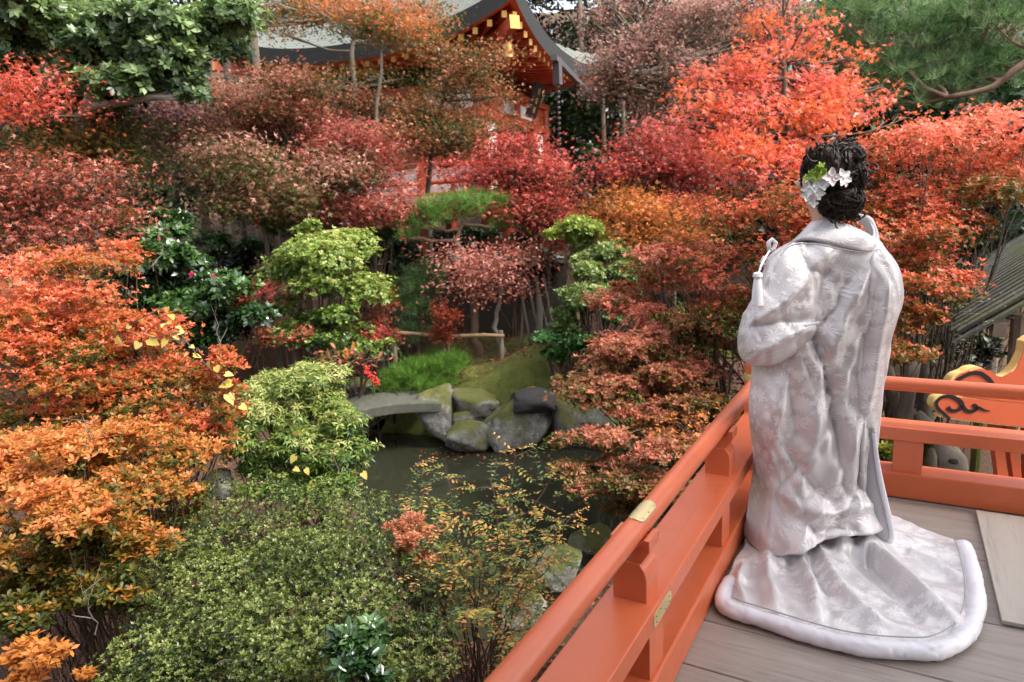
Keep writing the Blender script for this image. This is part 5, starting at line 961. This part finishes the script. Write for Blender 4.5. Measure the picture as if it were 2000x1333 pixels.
# brocade: ribbed ground with raised flowers, fans and small petals, all in cloth metres
def brocade(name, c0, c1, scale=1.0):
    t = NT(name); tc = t.node('ShaderNodeUVMap'); mp = t.node('ShaderNodeMapping'); mp.inputs['Scale'].default_value = (scale,)*3; t.link(tc.outputs[0], mp.inputs[0]); dn = t.node('ShaderNodeTexNoise'); dn.inputs['Scale'].default_value = 9; t.link(mp.outputs[0], dn.inputs['Vector']); dv = t.node('ShaderNodeVectorMath', operation='MULTIPLY_ADD'); t.link(dn.outputs['Color'], dv.inputs[0]); dv.inputs[1].default_value = (.05, .05, 0); t.link(mp.outputs[0], dv.inputs[2]); uv = dv.outputs[0]
    def flowers(sc, n, rad, seed, sharp=.12, inner=.0):
        m2 = t.node('ShaderNodeMapping'); m2.inputs['Location'].default_value = (seed*.37, seed*.21, 0); m2.inputs['Scale'].default_value = (sc, sc, sc); t.link(uv, m2.inputs[0])
        vo = t.node('ShaderNodeTexVoronoi', voronoi_dimensions='2D', feature='F1'); vo.inputs['Scale'].default_value = 1; vo.inputs['Randomness'].default_value = .8; t.link(m2.outputs[0], vo.inputs['Vector'])
        df = t.node('ShaderNodeVectorMath', operation='SUBTRACT'); t.link(m2.outputs[0], df.inputs[0]); t.link(vo.outputs['Position'], df.inputs[1])
        xy = t.node('ShaderNodeSeparateXYZ'); t.link(df.outputs[0], xy.inputs[0]); an = t.math('ARCTAN2', xy.outputs[1], xy.outputs[0]); cs = t.node('ShaderNodeSeparateColor'); t.link(vo.outputs['Color'], cs.inputs[0])
        pet = t.math('ABSOLUTE', t.math('COSINE', t.math('ADD', t.math('MULTIPLY', an, n/2), t.math('MULTIPLY', cs.outputs[0], 6.28))))
        rr = t.math('MULTIPLY', t.math('MULTIPLY_ADD', pet, .5, .5), t.math('MULTIPLY_ADD', cs.outputs[1], rad*.6, rad*.55))
        f = t.math('MULTIPLY', t.math('SUBTRACT', rr, vo.outputs['Distance']), 1/sharp, clamp=True)
        vein = t.math('MULTIPLY_ADD', t.math('GREATER_THAN', pet, .35), .45, .55); return t.math('MULTIPLY', f, vein)
    f1 = flowers(14, 8, .42, 3, .14); f2 = flowers(27, 5, .42, 9, .2); f3 = flowers(58, 5, .32, 5, .3); f4 = flowers(11, 18, .42, 13, .14)
    fl = t.math('MAXIMUM', t.math('MAXIMUM', f1, t.math('MULTIPLY', f2, .8)), t.math('MAXIMUM', t.math('MULTIPLY', f3, .6), t.math('MULTIPLY', f4, .85)))
    msk = t.noise(uv, 3.2, 3, .5); fl = t.math('MULTIPLY', fl, t.math('MULTIPLY', t.math('SUBTRACT', msk, .34), 6, clamp=True))
    wv = t.node('ShaderNodeTexWave', bands_direction='DIAGONAL'); wv.inputs['Scale'].default_value = 95; wv.inputs['Distortion'].default_value = 1.2; wv.inputs['Detail Scale'].default_value = .4; t.link(uv, wv.inputs['Vector'])
    hgt = t.math('ADD', t.math('MULTIPLY', fl, 1.0), t.math('MULTIPLY', wv.outputs[0], .16))
    g = t.mix(wv.outputs[0], tuple(x*.86 for x in c0), c0); t.base(t.mix(fl, g, c1)); t.bump(hgt, .34, .003)
    t.p.inputs['Sheen Weight'].default_value = .15; t.p.inputs['Specular IOR Level'].default_value = .7; t.set(Metallic=t.math('MULTIPLY_ADD', fl, -.16, .24)); return t.set(Roughness=t.math('MULTIPLY_ADD', fl, .05, .34))
M['brocade'] = brocade('silver_brocade', (.66, .61, .615), (.84, .79, .79)); M['brocade2'] = brocade('silver_brocade_train', (.70, .66, .665), (.86, .83, .83))
M['satin'] = plain('white_satin', (.80, .78, .83), .30, 0, .04, 5, .1, .004); M['lining'] = plain('grey_lining', (.36, .34, .36), .55, 0, .08, 6); M['cord'] = plain('white_cord', (.85, .83, .86), .6, 0, .05, 40)
M['skin'] = plain('skin', (.62, .40, .30), .5, 0, .06, 12, .03); M['skin'].node_tree.nodes['Principled BSDF'].inputs['Subsurface Weight'].default_value = .12
def catmull(rows, n):
    K = np.array(rows, float); m = len(K); u = np.linspace(0, m-1, n); i = np.minimum(u.astype(int), m-2); f = (u-i)[:, None]
    a, b, c, d = K[np.maximum(i-1, 0)], K[i], K[i+1], K[np.minimum(i+2, m-1)]
    return .5*((2*b)+(-a+c)*f+(2*a-5*b+4*c-d)*f*f+(-a+3*b-3*c+d)*f**3)
def seg_d(p, pts):
    best = np.full(len(p), 1e9); al = np.zeros(len(p)); pts = np.array(pts, float); n = len(pts)-1
    for i in range(n):
        a, b = pts[i], pts[i+1]; e = b-a; k = np.clip(((p-a)@e)/(e@e), 0, 1); d = np.linalg.norm(p-a-k[:, None]*e, axis=1); w = d < best; best = np.where(w, d, best); al = np.where(w, (i+k)/n, al)
    return best, al
def cloth_loft(name, rows, dt, mat, parent, folds=(), nr=120, nc=120, ex=.85, wr=.0032, close=True, useed=0, uvs=1.0, sweep=0.):
    """rows: (py, px left, px right, back depth, front depth); folds are drawn in photo pixels and pushed in or out of the back"""
    K = catmull(rows, nr); ph = np.linspace(0, 2*np.pi, nc, endpoint=False); c_, s_ = np.cos(ph), np.sin(ph); V = []; UV = []
    for k, (py, pl, pr, db, df) in enumerate(K):
        L, Rr = Q(pl, py, dt), Q(pr, py, dt); c = (L+Rr)/2; h = (Rr-L)/2
        cc = np.sign(c_)*np.abs(c_)**ex; ss = np.abs(s_)**ex
        V.append(c + cc[:, None]*h - np.where(s_ > 0, ss*db, -ss*df)[:, None]*FWH); UV.append(np.stack([ph/6.283*(np.linalg.norm(h)*2+db+df)*1.55+useed, np.full(nc, c[2])], 1))
    V = np.concatenate(V); UV = np.concatenate(UV)*uvs; P2 = PX(V); face = np.tile(np.clip(s_*1.6+.2, 0, 1), nr)
    if sweep:      # the lower left of the robe runs on down to the boards and out along the train
        vv = np.repeat(np.linspace(0, 1, nr), nc); w_ = np.clip((vv-.72)/.24, 0, 1)**1.5*np.clip((1640-P2[:, 0])/150, 0, 1); V = V-np.array([0, 0, 1.])*(w_*sweep)[:, None]-FWH*(w_*sweep*.9)[:, None]-RTH*(w_*sweep*.25)[:, None]; V[:, 2] = np.maximum(V[:, 2], .045); V[:, 0] = np.maximum(V[:, 0], -.532)
    disp = np.zeros(len(V))
    for pts, w, a in folds:
        d, al = seg_d(P2, pts); disp += (1.7*np.exp(-(d/w)**1.8) if a > 0 else 2.0*np.exp(-(d/w)**1.15))*a*np.sin(np.pi*np.clip(al*.86+.07, 0, 1))**.5
    nzv = np.array([noise.fractal(Vector(v*9+useed), 1, 2, 3) for v in V]); cr_ = np.array([abs(noise.fractal(Vector(((v@RTH)*6.5+v[2]*2.4+useed, v[2]*1.3, useed)), 1, 2, 2)) for v in V]); disp = disp*face + nzv*wr - np.maximum(0, .20-cr_)*.06*(1 if wr > .003 else .3)
    V = V - FWH*disp[:, None]; ii = np.arange(nr*nc).reshape(nr, nc); F = np.stack([ii[:-1], np.roll(ii, -1, 1)[:-1], np.roll(ii, -1, 1)[1:], ii[1:]], -1).reshape(-1, 4)
    V = list(V); F = list(map(tuple, F))
    o = np_mesh(name, np.array(V), np.array(F), mat, parent, None, True, UV)
    return o
FOLD = [([(1692, 530), (1655, 600), (1622, 690), (1602, 745)], 15, .026), ([(1722, 560), (1692, 640), (1660, 730), (1642, 800)], 13, .020), ([(1560, 705), (1522, 790), (1494, 880)], 22, .022), ([(1604, 800), (1590, 880), (1560, 950)], 20, .022),
        ([(1652, 820), (1664, 920), (1690, 1010)], 18, .018), ([(1510, 950), (1560, 985), (1630, 1000), (1700, 982)], 13, .016), ([(1588, 640), (1606, 690), (1626, 760), (1642, 850), (1650, 950)], 10, -.034), ([(1545, 690), (1546, 760), (1562, 850)], 18, -.026),
        ([(1706, 600), (1676, 700), (1658, 790)], 11, -.018), ([(1530, 870), (1580, 940), (1620, 985)], 11, -.018), ([(1640, 500), (1604, 560), (1586, 630)], 13, -.014), ([(1480, 900), (1500, 960), (1490, 1030)], 14, .014), ([(1560, 1010), (1600, 1040), (1670, 1040)], 10, -.012),
        ([(1615, 500), (1570, 540), (1545, 600)], 16, .016), ([(1690, 860), (1680, 940), (1690, 1020)], 8, -.014), ([(1660, 760), (1600, 880), (1520, 960)], 9, -.014), ([(1690, 800), (1640, 930), (1560, 1040)], 12, .015), ([(1530, 760), (1500, 860), (1480, 940)], 8, -.010), ([(1700, 900), (1650, 1010), (1600, 1070)], 8, -.012), ([(1660, 540), (1640, 600), (1600, 650)], 8, -.014), ([(1560, 500), (1590, 540), (1600, 600)], 8, -.012)]
robe = cloth_loft('robe', [(462, 1588, 1700, .10, .05), (470, 1556, 1712, .12, .07), (484, 1526, 1722, .13, .09), (500, 1507, 1736, .14, .10), (520, 1498, 1748, .145, .11), (545, 1492, 1756, .15, .12), (580, 1484, 1755, .16, .13), (620, 1476, 1742, .165, .14), (660, 1472, 1732, .17, .15), (700, 1471, 1725, .17, .15), (740, 1470, 1717, .175, .16),
     (800, 1460, 1710, .18, .17), (850, 1467, 1706, .185, .17), (900, 1477, 1700, .19, .17), (940, 1473, 1699, .20, .17), (965, 1464, 1703, .225, .17), (985, 1456, 1708, .255, .18), (992, 1454, 1709, .262, .18), (994, 1458, 1704, .25, .16), (985, 1475, 1690, .18, .14)], 0, M['brocade'], person, FOLD, 140, 130, sweep=.11)
sl_ = cloth_loft('sleeve', [(474, 1552, 1578, .0, .02), (486, 1532, 1590, .012, .04), (500, 1514, 1596, .03, .06), (518, 1501, 1600, .05, .08), (545, 1489, 1602, .07, .10), (580, 1477, 1598, .085, .11), (620, 1456, 1594, .09, .12), (650, 1447, 1586, .09, .12), (676, 1446, 1566, .085, .12), (696, 1449, 1536, .07, .11), (708, 1456, 1514, .05, .09), (714, 1466, 1500, .02, .05)], -.085, M['brocade'], person,
     [([(1590, 640), (1540, 655), (1480, 690)], 10, .016), ([(1590, 625), (1530, 630), (1470, 640)], 9, -.014), ([(1575, 540), (1530, 590), (1470, 625)], 12, .016), ([(1585, 570), (1540, 610)], 9, -.012), ([(1520, 520), (1500, 570)], 9, -.010)], 70, 80, useed=3)
sr_ = cloth_loft('sleeve', [(488, 1716, 1726, .0, .01), (500, 1704, 1737, .015, .03), (515, 1696, 1747, .03, .05), (545, 1690, 1758, .052, .06), (590, 1682, 1757, .06, .06), (640, 1674, 1742, .055, .055), (700, 1668, 1730, .05, .05), (760, 1664, 1718, .05, .05), (850, 1664, 1708, .045, .045), (930, 1668, 1700, .04, .04), (1000, 1676, 1703, .04, .04), (1050, 1684, 1710, .04, .04), (1058, 1690, 1704, .02, .02)], -.135, M['brocade'], person,
     [([(1735, 560), (1715, 680), (1695, 800)], 9, .014), ([(1715, 560), (1698, 660), (1684, 760)], 8, -.012), ([(1690, 780), (1680, 900), (1690, 1000)], 7, .010)], 110, 60, useed=6)
cloth_loft('sleeve_lining', [(835, 1698, 1707, .01, .01), (880, 1694, 1713, .015, .015), (950, 1690, 1723, .02, .02), (1000, 1694, 1735, .025, .025), (1036, 1700, 1741, .03, .03), (1056, 1712, 1740, .02, .02), (1060, 1722, 1734, .005, .005)], -.17, M['lining'], person, [], 60, 40, wr=.002)
cloth_loft('sleeve_edge', [(845, 1704, 1710, .008, .008), (900, 1708, 1717, .012, .012), (960, 1717, 1729, .015, .015), (1010, 1728, 1741, .018, .018), (1040, 1733, 1746, .02, .02), (1056, 1730, 1744, .015, .015), (1060, 1732, 1738, .004, .004)], -.185, M['satin'], person, [], 60, 24, wr=.002)
# collar standing away from the nape
rim = [(1548, 500, .10), (1566, 462, .06), (1588, 434, .02), (1615, 429, -.04), (1650, 439, -.085), (1688, 456, -.105), (1707, 466, -.075), (1711, 452, -.01), (1699, 426, .05), (1680, 420, .09)]
bas = [(1516, 540, .10), (1528, 500, .03), (1546, 476, -.03), (1578, 468, -.085), (1628, 478, -.125), (1680, 490, -.14), (1704, 490, -.11), (1714, 486, -.03), (1712, 478, .04), (1700, 480, .09)]
def band(name, a, b, mat, n=60, m=8, thick=.012, bulge=.01, push=0):
    A = catmull(a, n); B = catmull(b, n); V = []; UV = []
    for i in range(n):
        p, q = Q(*A[i]), Q(*B[i])
        for j in range(m+1):
            u = j/m; x = p*(1-u)+q*u; x = x-FWH*(bulge*math.sin(math.pi*u)+push); V.append(x); UV.append((i/n*.55, u*.1+2))
    ii = np.arange(n*(m+1)).reshape(n, m+1); F = np.stack([ii[:-1, :-1], ii[1:, :-1], ii[1:, 1:], ii[:-1, 1:]], -1).reshape(-1, 4)
    o = np_mesh(name, np.array(V), F, mat, person, None, True, np.array(UV)); s = o.modifiers.new('s', 'SOLIDIFY'); s.thickness = thick; s.offset = 0; return o
band('collar', rim, bas, M['brocade'])
ctr = np.array((1645, 452)); inn = [(x+(ctr[0]-x)*.07, y+(ctr[1]-y)*.05-3, d*.86) for x, y, d in rim]; inb = [(x+(ctr[0]-x)*.12, y+18, d*.8) for x, y, d in rim]
band('under_collar', inn, inb, M['satin'], thick=.008)
# seam lines of the robe as fine piping
for pts in ([(1524, 500, -.135), (1546, 480, -.12), (1590, 477, -.150), (1640, 487, -.165), (1690, 494, -.16)],):
    MB().tube([Q(*p) for p in catmull(pts, 30)], .0022, 6).build('collar_seam', M['lining'], person, True)
# train lying on the deck
bc = np.array([-.235, 2.93]); HEM = [(.25, 3.054), (.268, 2.90), (.272, 2.612), (.238, 2.404), (.165, 2.262), (.07, 2.198), (-.113, 2.148), (-.34, 2.168), (-.515, 2.215), (-.526, 2.42), (-.526, 2.65), (-.51, 2.95), (-.46, 3.15), (-.25, 3.25), (-.05, 3.2), (.12, 3.11)]
HA = np.array(HEM)-bc; ang = np.arctan2(HA[:, 1], HA[:, 0]); od = np.argsort(ang); hr = np.linalg.norm(HA, axis=1)
def hem_r(a):
    A_ = ang[od]; R2 = hr[od]; A3 = np.concatenate([A_-2*np.pi, A_, A_+2*np.pi]); R3 = np.concatenate([R2]*3); return np.interp(a, A3, R3)
na, nr_ = 260, 72; th = np.linspace(-np.pi, np.pi, na, endpoint=False); HR = hem_r(th); HR = np.real(np.fft.ifft(np.fft.fft(HR)*np.exp(-(np.fft.fftfreq(na)*na/26.)**2)))
r0 = .155; U = np.linspace(0, 1, nr_); TV = []; UV = []
TF = [([(1690, 1068), (1740, 1110), (1810, 1170), (1880, 1225)], 16, .035), ([(1660, 1075), (1700, 1120), (1760, 1165), (1790, 1210)], 9, -.03), ([(1600, 1080), (1640, 1150), (1680, 1190), (1720, 1230)], 14, .026), ([(1560, 1080), (1590, 1150), (1600, 1210)], 12, .022), ([(1580, 1100), (1620, 1160)], 8, -.02), ([(1500, 1080), (1500, 1140), (1520, 1200)], 14, .022),
      ([(1540, 1090), (1560, 1150)], 8, -.02), ([(1450, 1110), (1440, 1150), (1460, 1180)], 10, .02), ([(1700, 1080), (1700, 1100), (1740, 1150)], 6, -.035), ([(1640, 1200), (1700, 1215), (1800, 1240)], 9, .014), ([(1780, 1080), (1840, 1110), (1880, 1130)], 9, .012), ([(1430, 1130), (1500, 1150), (1560, 1190)], 7, .012), ([(1820, 1150), (1870, 1165)], 6, .010), ([(1800, 1125), (1875, 1140)], 5, -.008)]
TR, TT = np.meshgrid(U, th, indexing='ij'); rad = r0+(HR[None]-r0-.022)*TR; X = bc[0]+rad*np.cos(TT); Y = bc[1]+rad*np.sin(TT)
dist = rad-r0; Z = .036+.06*np.exp(-(dist/.09)**1.2)+.014*np.sin(TT*9+dist*6)*np.exp(-dist/.25)
TV = np.stack([X, Y, Z], -1).reshape(-1, 3); P2 = PX(TV)
for pts, w, a in TF:
    d, al = seg_d(P2, pts); TV[:, 2] += 1.45*a*np.exp(-(d/(w*.85))**2)*np.sin(np.pi*np.clip(al*.8+.15, 0, 1))**.6
TV[:, 2] += np.array([noise.fractal(Vector((v[0]*11, v[1]*11, 2)), 1, 2, 3) for v in TV])*.006; TV[:, 2] = np.maximum(TV[:, 2], .02)
TV[:, 0] = np.maximum(TV[:, 0], -.533)
ii = np.arange(nr_*na).reshape(nr_, na); F = np.stack([ii[:-1], np.roll(ii, -1, 1)[:-1], np.roll(ii, -1, 1)[1:], ii[1:]], -1).reshape(-1, 4)
np_mesh('train', TV, F[:, ::-1], M['brocade2'], person, None, True, TV[:, :2]*1.0+np.array([5, 5]))
# padded satin hem
hp = catmull([(*q, 0) for q in HEM[:10]], 220)[:, :2]; HV = []; nn = 22
tg = np.gradient(hp, axis=0); tg /= np.linalg.norm(tg, axis=1)[:, None]; nrm = np.stack([-tg[:, 1], tg[:, 0]], 1); nrm = nrm*np.sign(((hp-bc)*nrm).sum(1))[:, None]; arc = np.concatenate([[0], np.cumsum(np.linalg.norm(np.diff(hp, axis=0), axis=1))])
for i in range(len(hp)):
    e = min(i, len(hp)-1-i)/6; tap = min(1, .25+.75*math.sqrt(min(1, e)))
    for j in range(nn):
        a = 2*math.pi*j/nn; puck = 1-.34*max(0, .22-abs(noise.noise(Vector((arc[i]*30+.6*math.cos(a), math.cos(a)*.5, math.sin(a)*.5)))))*1.6+.05*noise.noise(Vector((arc[i]*22, math.cos(a)*1.2, math.sin(a)*1.2)))+.02*noise.noise(Vector((arc[i]*55, a, 3)))
        rr = .0265*tap*puck*(1+.04*math.sin(arc[i]*31)); c2 = hp[i]+nrm[i]*(rr*1.15*math.cos(a)-.020); HV.append((c2[0], c2[1], max(.002, .027+rr*math.sin(a)*1.0)))
ii = np.arange(len(hp)*nn).reshape(len(hp), nn); F = np.stack([ii[:-1], np.roll(ii, -1, 1)[:-1], np.roll(ii, -1, 1)[1:], ii[1:]], -1).reshape(-1, 4)
HV = np.array(HV); HV[:, 0] = np.maximum(HV[:, 0], -.536)
MB().tube([(q[0], q[1], .052) for q in hp-nrm*.052], .0022, 6).build('hem_seam', M['lining'], person, True)
he = np_mesh('padded_hem', HV, F, M['satin'], person, None, True)
# tassel, bow loops and clip
tp = Q(1480, 538, -.15); m = MB(); m.lathe([(.004, .012), (.016, .008), (.018, -.004), (.012, -.012), (.0145, -.02), (.019, -.06), (.021, -.11), (.018, -.113)], tp, 14); m.build('tassel', M['cord'], person, 'auto')
m = MB(); m.tube([Q(1481, 536, -.15), Q(1486, 520, -.13), Q(1494, 505, -.10), Q(1503, 490, -.07)], .004, 8); m.tube([Q(1503, 490, -.06), Q(1501, 474, -.06), Q(1508, 468, -.06), Q(1515, 474, -.06), Q(1511, 488, -.06), Q(1503, 490, -.06)], .0085, 8); m.tube([Q(1494, 520, -.05), Q(1487, 512, -.05), Q(1492, 503, -.05), Q(1500, 508, -.05)], .007, 8); m.build('cord_bow', M['cord'], person, True)
m = MB(); m.beam(Q(1571, 637, -.20), Q(1600, 630, -.20), .008, .014, FWH); m.build('clip', M['satin'], person, bevel=.002)
m = MB(); m.tube([Q(1594, 634, -.205), Q(1604, 660, -.20), Q(1614, 690, -.195)], .002, 6); m.build('clip_cord', M['lining'], person, True)
# body: one continuous skinned figure under the robe, head turned left
def bodymesh():
    B = lambda a, b, z: tuple(foot + frame(np.array([a, b, 0.])) + np.array([0, 0, z]))
    hd = Q(1616, 352); hb = (hd-foot)@RTH
    V = [B(0, .02, .82), B(0, .0, 1.0), B(.01, .0, 1.06), B(hb*.6, -.0, 1.19), B(hb, .0, 1.32), B(hb-.005, .015, 1.445), B(hb-.005, .01, 1.52), B(hb-.062, .045, 1.41), B(hb-.098, .062, 1.445),
         B(-.12, .02, 1.10), B(-.17, .06, .93), B(-.10, .22, .98), B(-.04, .27, .99), B(.13, .02, 1.09), B(.17, .06, .93), B(.10, .22, .97), B(.03, .27, .98),
         B(-.08, .02, .78), B(-.08, .04, .44), B(-.08, .02, .07), B(-.08, .14, .03), B(.08, .02, .78), B(.08, .04, .44), B(.08, .02, .07), B(.08, .14, .03)]
    E_ = [(0, 1), (1, 2), (2, 3), (3, 4), (4, 5), (5, 6), (5, 7), (5, 8), (2, 9), (9, 10), (10, 11), (11, 12), (2, 13), (13, 14), (14, 15), (15, 16), (0, 17), (17, 18), (18, 19), (19, 20), (0, 21), (21, 22), (22, 23), (23, 24)]
    Rr = [.12, .10, .10, .05, .046, .082, .055, .04, .012, .055, .04, .028, .026, .055, .04, .028, .026, .08, .05, .035, .03, .08, .05, .035, .03]
    for w_, sg in ((12, 1), (16, -1)):          # five fingers on each hand
        p = np.array(V[w_])
        for k in range(5):
            q = p+frame(np.array([sg*(.018*(k-2)), .03, -.01 if k else .02])); q2 = q+frame(np.array([sg*.018, .032-.004*abs(k-2), -.018])); q3 = q2+frame(np.array([sg*.02, .01, -.02])); n0 = len(V); V.extend([tuple(q), tuple(q2), tuple(q3)]); E_.extend([(w_, n0), (n0, n0+1), (n0+1, n0+2)]); Rr.extend([.009, .0085, .0075])
    me = bpy.data.meshes.new('body'); me.from_pydata(V, E_, []); o = link_mesh('body', me, M['skin'], person); s = o.modifiers.new('skin', 'SKIN'); s.use_smooth_shade = True
    sk = me.skin_vertices[0].data if len(me.skin_vertices) else None
    if sk is None:
        bm = bmesh.new(); bm.from_mesh(me); bm.verts.layers.skin.verify(); bm.to_mesh(me); bm.free(); sk = me.skin_vertices[0].data
    for i, r in enumerate(Rr): sk[i].radius = (r, r); sk[i].use_root = i == 0
    sb = o.modifiers.new('sub', 'SUBSURF'); sb.levels = 2; sb.render_levels = 2; return o, hb
body, hb = bodymesh()
fc = foot+frame(np.array([hb-.085, .03, 0]))
for nm, off, c, sz in (('eye', (-.002, .052, 1.455), M['black'], .008), ('eye', (-.018, -.012, 1.455), M['black'], .008), ('lips', (-.018, .035, 1.405), plain('lips', (.5, .10, .09), .4), .011)):
    p = foot+frame(np.array([hb-.075+off[0], .03+off[1]*.7, 0])); MB().lathe([(.002, -sz*.6), (sz, -.001), (sz, .001), (.002, sz*.6)], (p[0], p[1], off[2]), 10).build(nm, c, body, True)
p = Q(1576, 358, -.045); MB().lathe([(.004, -.03), (.012, -.02), (.017, .005), (.012, .026), (.004, .03)], p, 10).build('ear', M['skin'], body, True)
# hair: dark shells wrapped in curled locks
t = NT('dark_hair'); n = t.noise(t.coord(scale=(1, 1, 1)), 30, 4); t.base(t.mix(n, (.007, .004, .003), (.04, .018, .010))); t.p.inputs['Specular IOR Level'].default_value = .3; M['hair'] = t.set(Roughness=.36)
hair = MB(); hv = [((1622, 340, 0.0), (.103, .108, .115)), ((1640, 393, -.045), (.076, .076, .064)), ((1660, 347, -.035), (.050, .066, .072)), ((1648, 307, -.01), (.064, .086, .056))]
for c, R in hv:
    cc = Q(*c); pr = 14; vs = []; fs = []
    for i in range(pr+1):
        for j in range(24):
            a = math.pi*i/pr; b = 2*math.pi*j/24; d = np.array([math.sin(a)*math.cos(b), math.sin(a)*math.sin(b), math.cos(a)]); vs.append(cc+frame(d*np.array(R)*.93*(1+.05*noise.noise(Vector(d*3+cc)))))
    for i in range(pr):
        for j in range(24): fs.append((i*24+j, i*24+(j+1) % 24, i*24+24+(j+1) % 24, i*24+24+j))
    hair.add(vs, fs)
r = np.random.default_rng(5)
def lock(start_c, R, d0, swirl, length, rad, curl, lift=1.0, wave=0):
    cc = Q(*start_c); d = unit(np.array(d0, float)); pts = []; n = 11; ax = unit(np.array(swirl, float))
    for i in range(n):
        u = i/(n-1); v = np.cross(ax, d); d = unit(d+v*length/n+np.array([0, 0, -.02])); out = lift+.05*math.sin(u*curl*6.28+wave)+.03*u
        pts.append(cc+frame(d*np.array(R)*out))
    pts = np.array(pts)
    for q in range(6):
        o_ = r.normal(0, rad*.6, 3); w_ = r.normal(0, rad*.25, 3); uu = np.linspace(0, 1, n)[:, None]; hair.tube(pts+o_*np.sin(uu*2.6+.3)+w_*uu, np.maximum(.0006, .34*rad*np.sin(np.linspace(.35, 3.0, n))**.6), 3, cap=False)
for k in range(260):
    c, R = hv[0]; d = unit(r.normal(size=3)); d[1] = -abs(d[1])*1.2 if r.random() < .8 else d[1]
    lock(c, R, d, (r.normal(0, .5)+.6, -.5+r.normal(0, .5), r.normal(0, .9)), r.uniform(.8, 1.9), r.uniform(.0035, .0085), r.uniform(.3, 1.2), r.uniform(.96, 1.04), r.uniform(0, 6))
for vi, nl in ((1, 170), (2, 110), (3, 90)):
    for k in range(nl):
        c, R = hv[vi]; d = unit(r.normal(size=3)-np.array([0, .6, 0])); lock(c, R, d, r.normal(size=3), r.uniform(1.6, 3.4), r.uniform(.0035, .0075), r.uniform(.5, 1.6), r.uniform(.92, 1.06), r.uniform(0, 6))
for k in range(46):     # loose ringlets
    c = [(1684, 330, -.03), (1682, 375, -.04), (1665, 415, -.06), (1640, 420, -.08), (1690, 350, -.03), (1600, 300, -.05), (1650, 280, -.02)][k % 7]; p = Q(c[0]+r.normal(0, 7), c[1]+r.normal(0, 9), c[2]+r.normal(0, .01)); rad = r.uniform(.010, .022); ph = r.uniform(0, 6); tl = r.normal(0, .6); pts = []
    for i in range(18): a = ph+i*.42; pts.append(p+frame(np.array([rad*math.cos(a), rad*.5*math.sin(a)*tl, rad*math.sin(a)-.0022*i])))
    hair.tube(pts, np.linspace(.0045, .0012, 18), 6)
hair.build('hair', M['hair'], person, True, fix=False)
# flowers in the hair
def blossom(cpx, rad, npet, col, tiltv, cup=.3, name='hair_flower', ruffle=0.):
    c = Q(*cpx); nrm = unit(frame(np.array(tiltv, float))); e1 = unit(np.cross(nrm, [0, 0, 1.])); e2 = np.cross(nrm, e1); m = MB()
    for k in range(npet):
        a0 = 2*math.pi*k/npet+r.normal(0, .1); vs = []; fs = []; nu, nv = 5, 5
        for i in range(nu+1):
            for j in range(nv+1):
                u = i/nu; v = (j/nv-.5)*2; w_ = math.sin(math.pi*min(1, u*.72+.20))*5.2/npet; a = a0+v*w_*.72; rr = rad*(u*(1-.16*v*v)); z = cup*rad*(u**2)*1.1+.10*rad*v*v+ruffle*rad*math.sin(9*a+u*5)*u
                vs.append(c+(e1*math.cos(a)+e2*math.sin(a))*rr+nrm*z)
        for i in range(nu):
            for j in range(nv): q = i*(nv+1)+j; fs.append((q, q+1, q+nv+2, q+nv+1))
        m.add(vs, fs)
    o = m.build(name, col, person, True, fix=False); return o
M['petal'] = plain('white_petal', (.94, .93, .93), .5, 0, .04, 20); M['petalp'] = plain('blush_petal', (.80, .70, .70), .5, 0, .08, 20); M['petalg'] = plain('lime_petal', (.42, .58, .10), .5, 0, .2, 30)
for q, rad, n_, c, tl in [((1624, 346, -.155), .034, 4, M['petalp'], (-.1, -1, .1)), ((1646, 347, -.15), .034, 5, M['petal'], (.2, -1, .2)), ((1652, 352, -.14), .026, 4, M['petalp'], (.5, -1, -.2))]: blossom(q, rad, n_, c, tl, .15)
for q, rad in [((1598, 378, -.125), .024), ((1580, 368, -.11), .028), ((1588, 385, -.115), .026), ((1575, 382, -.10), .024), ((1592, 368, -.125), .026), ((1604, 358, -.135), .026), ((1582, 356, -.11), .022), ((1588, 398, -.11), .018), ((1608, 364, -.14), .02)]: blossom(q, rad, 4, M['petal'], (-.4+r.normal(0, .4), -1, r.normal(0, .4)), .3, ruffle=.12)
for q, rad in [((1596, 332, -.125), .024), ((1608, 336, -.135), .022), ((1586, 345, -.115), .022), ((1598, 345, -.13), .024), ((1612, 342, -.14), .018), ((1577, 350, -.10), .018), ((1604, 326, -.12), .018)]: blossom(q, rad, 5, M['petalg'], (-.3+r.normal(0, .4), -1, .2+r.normal(0, .4)), .4, ruffle=.18)
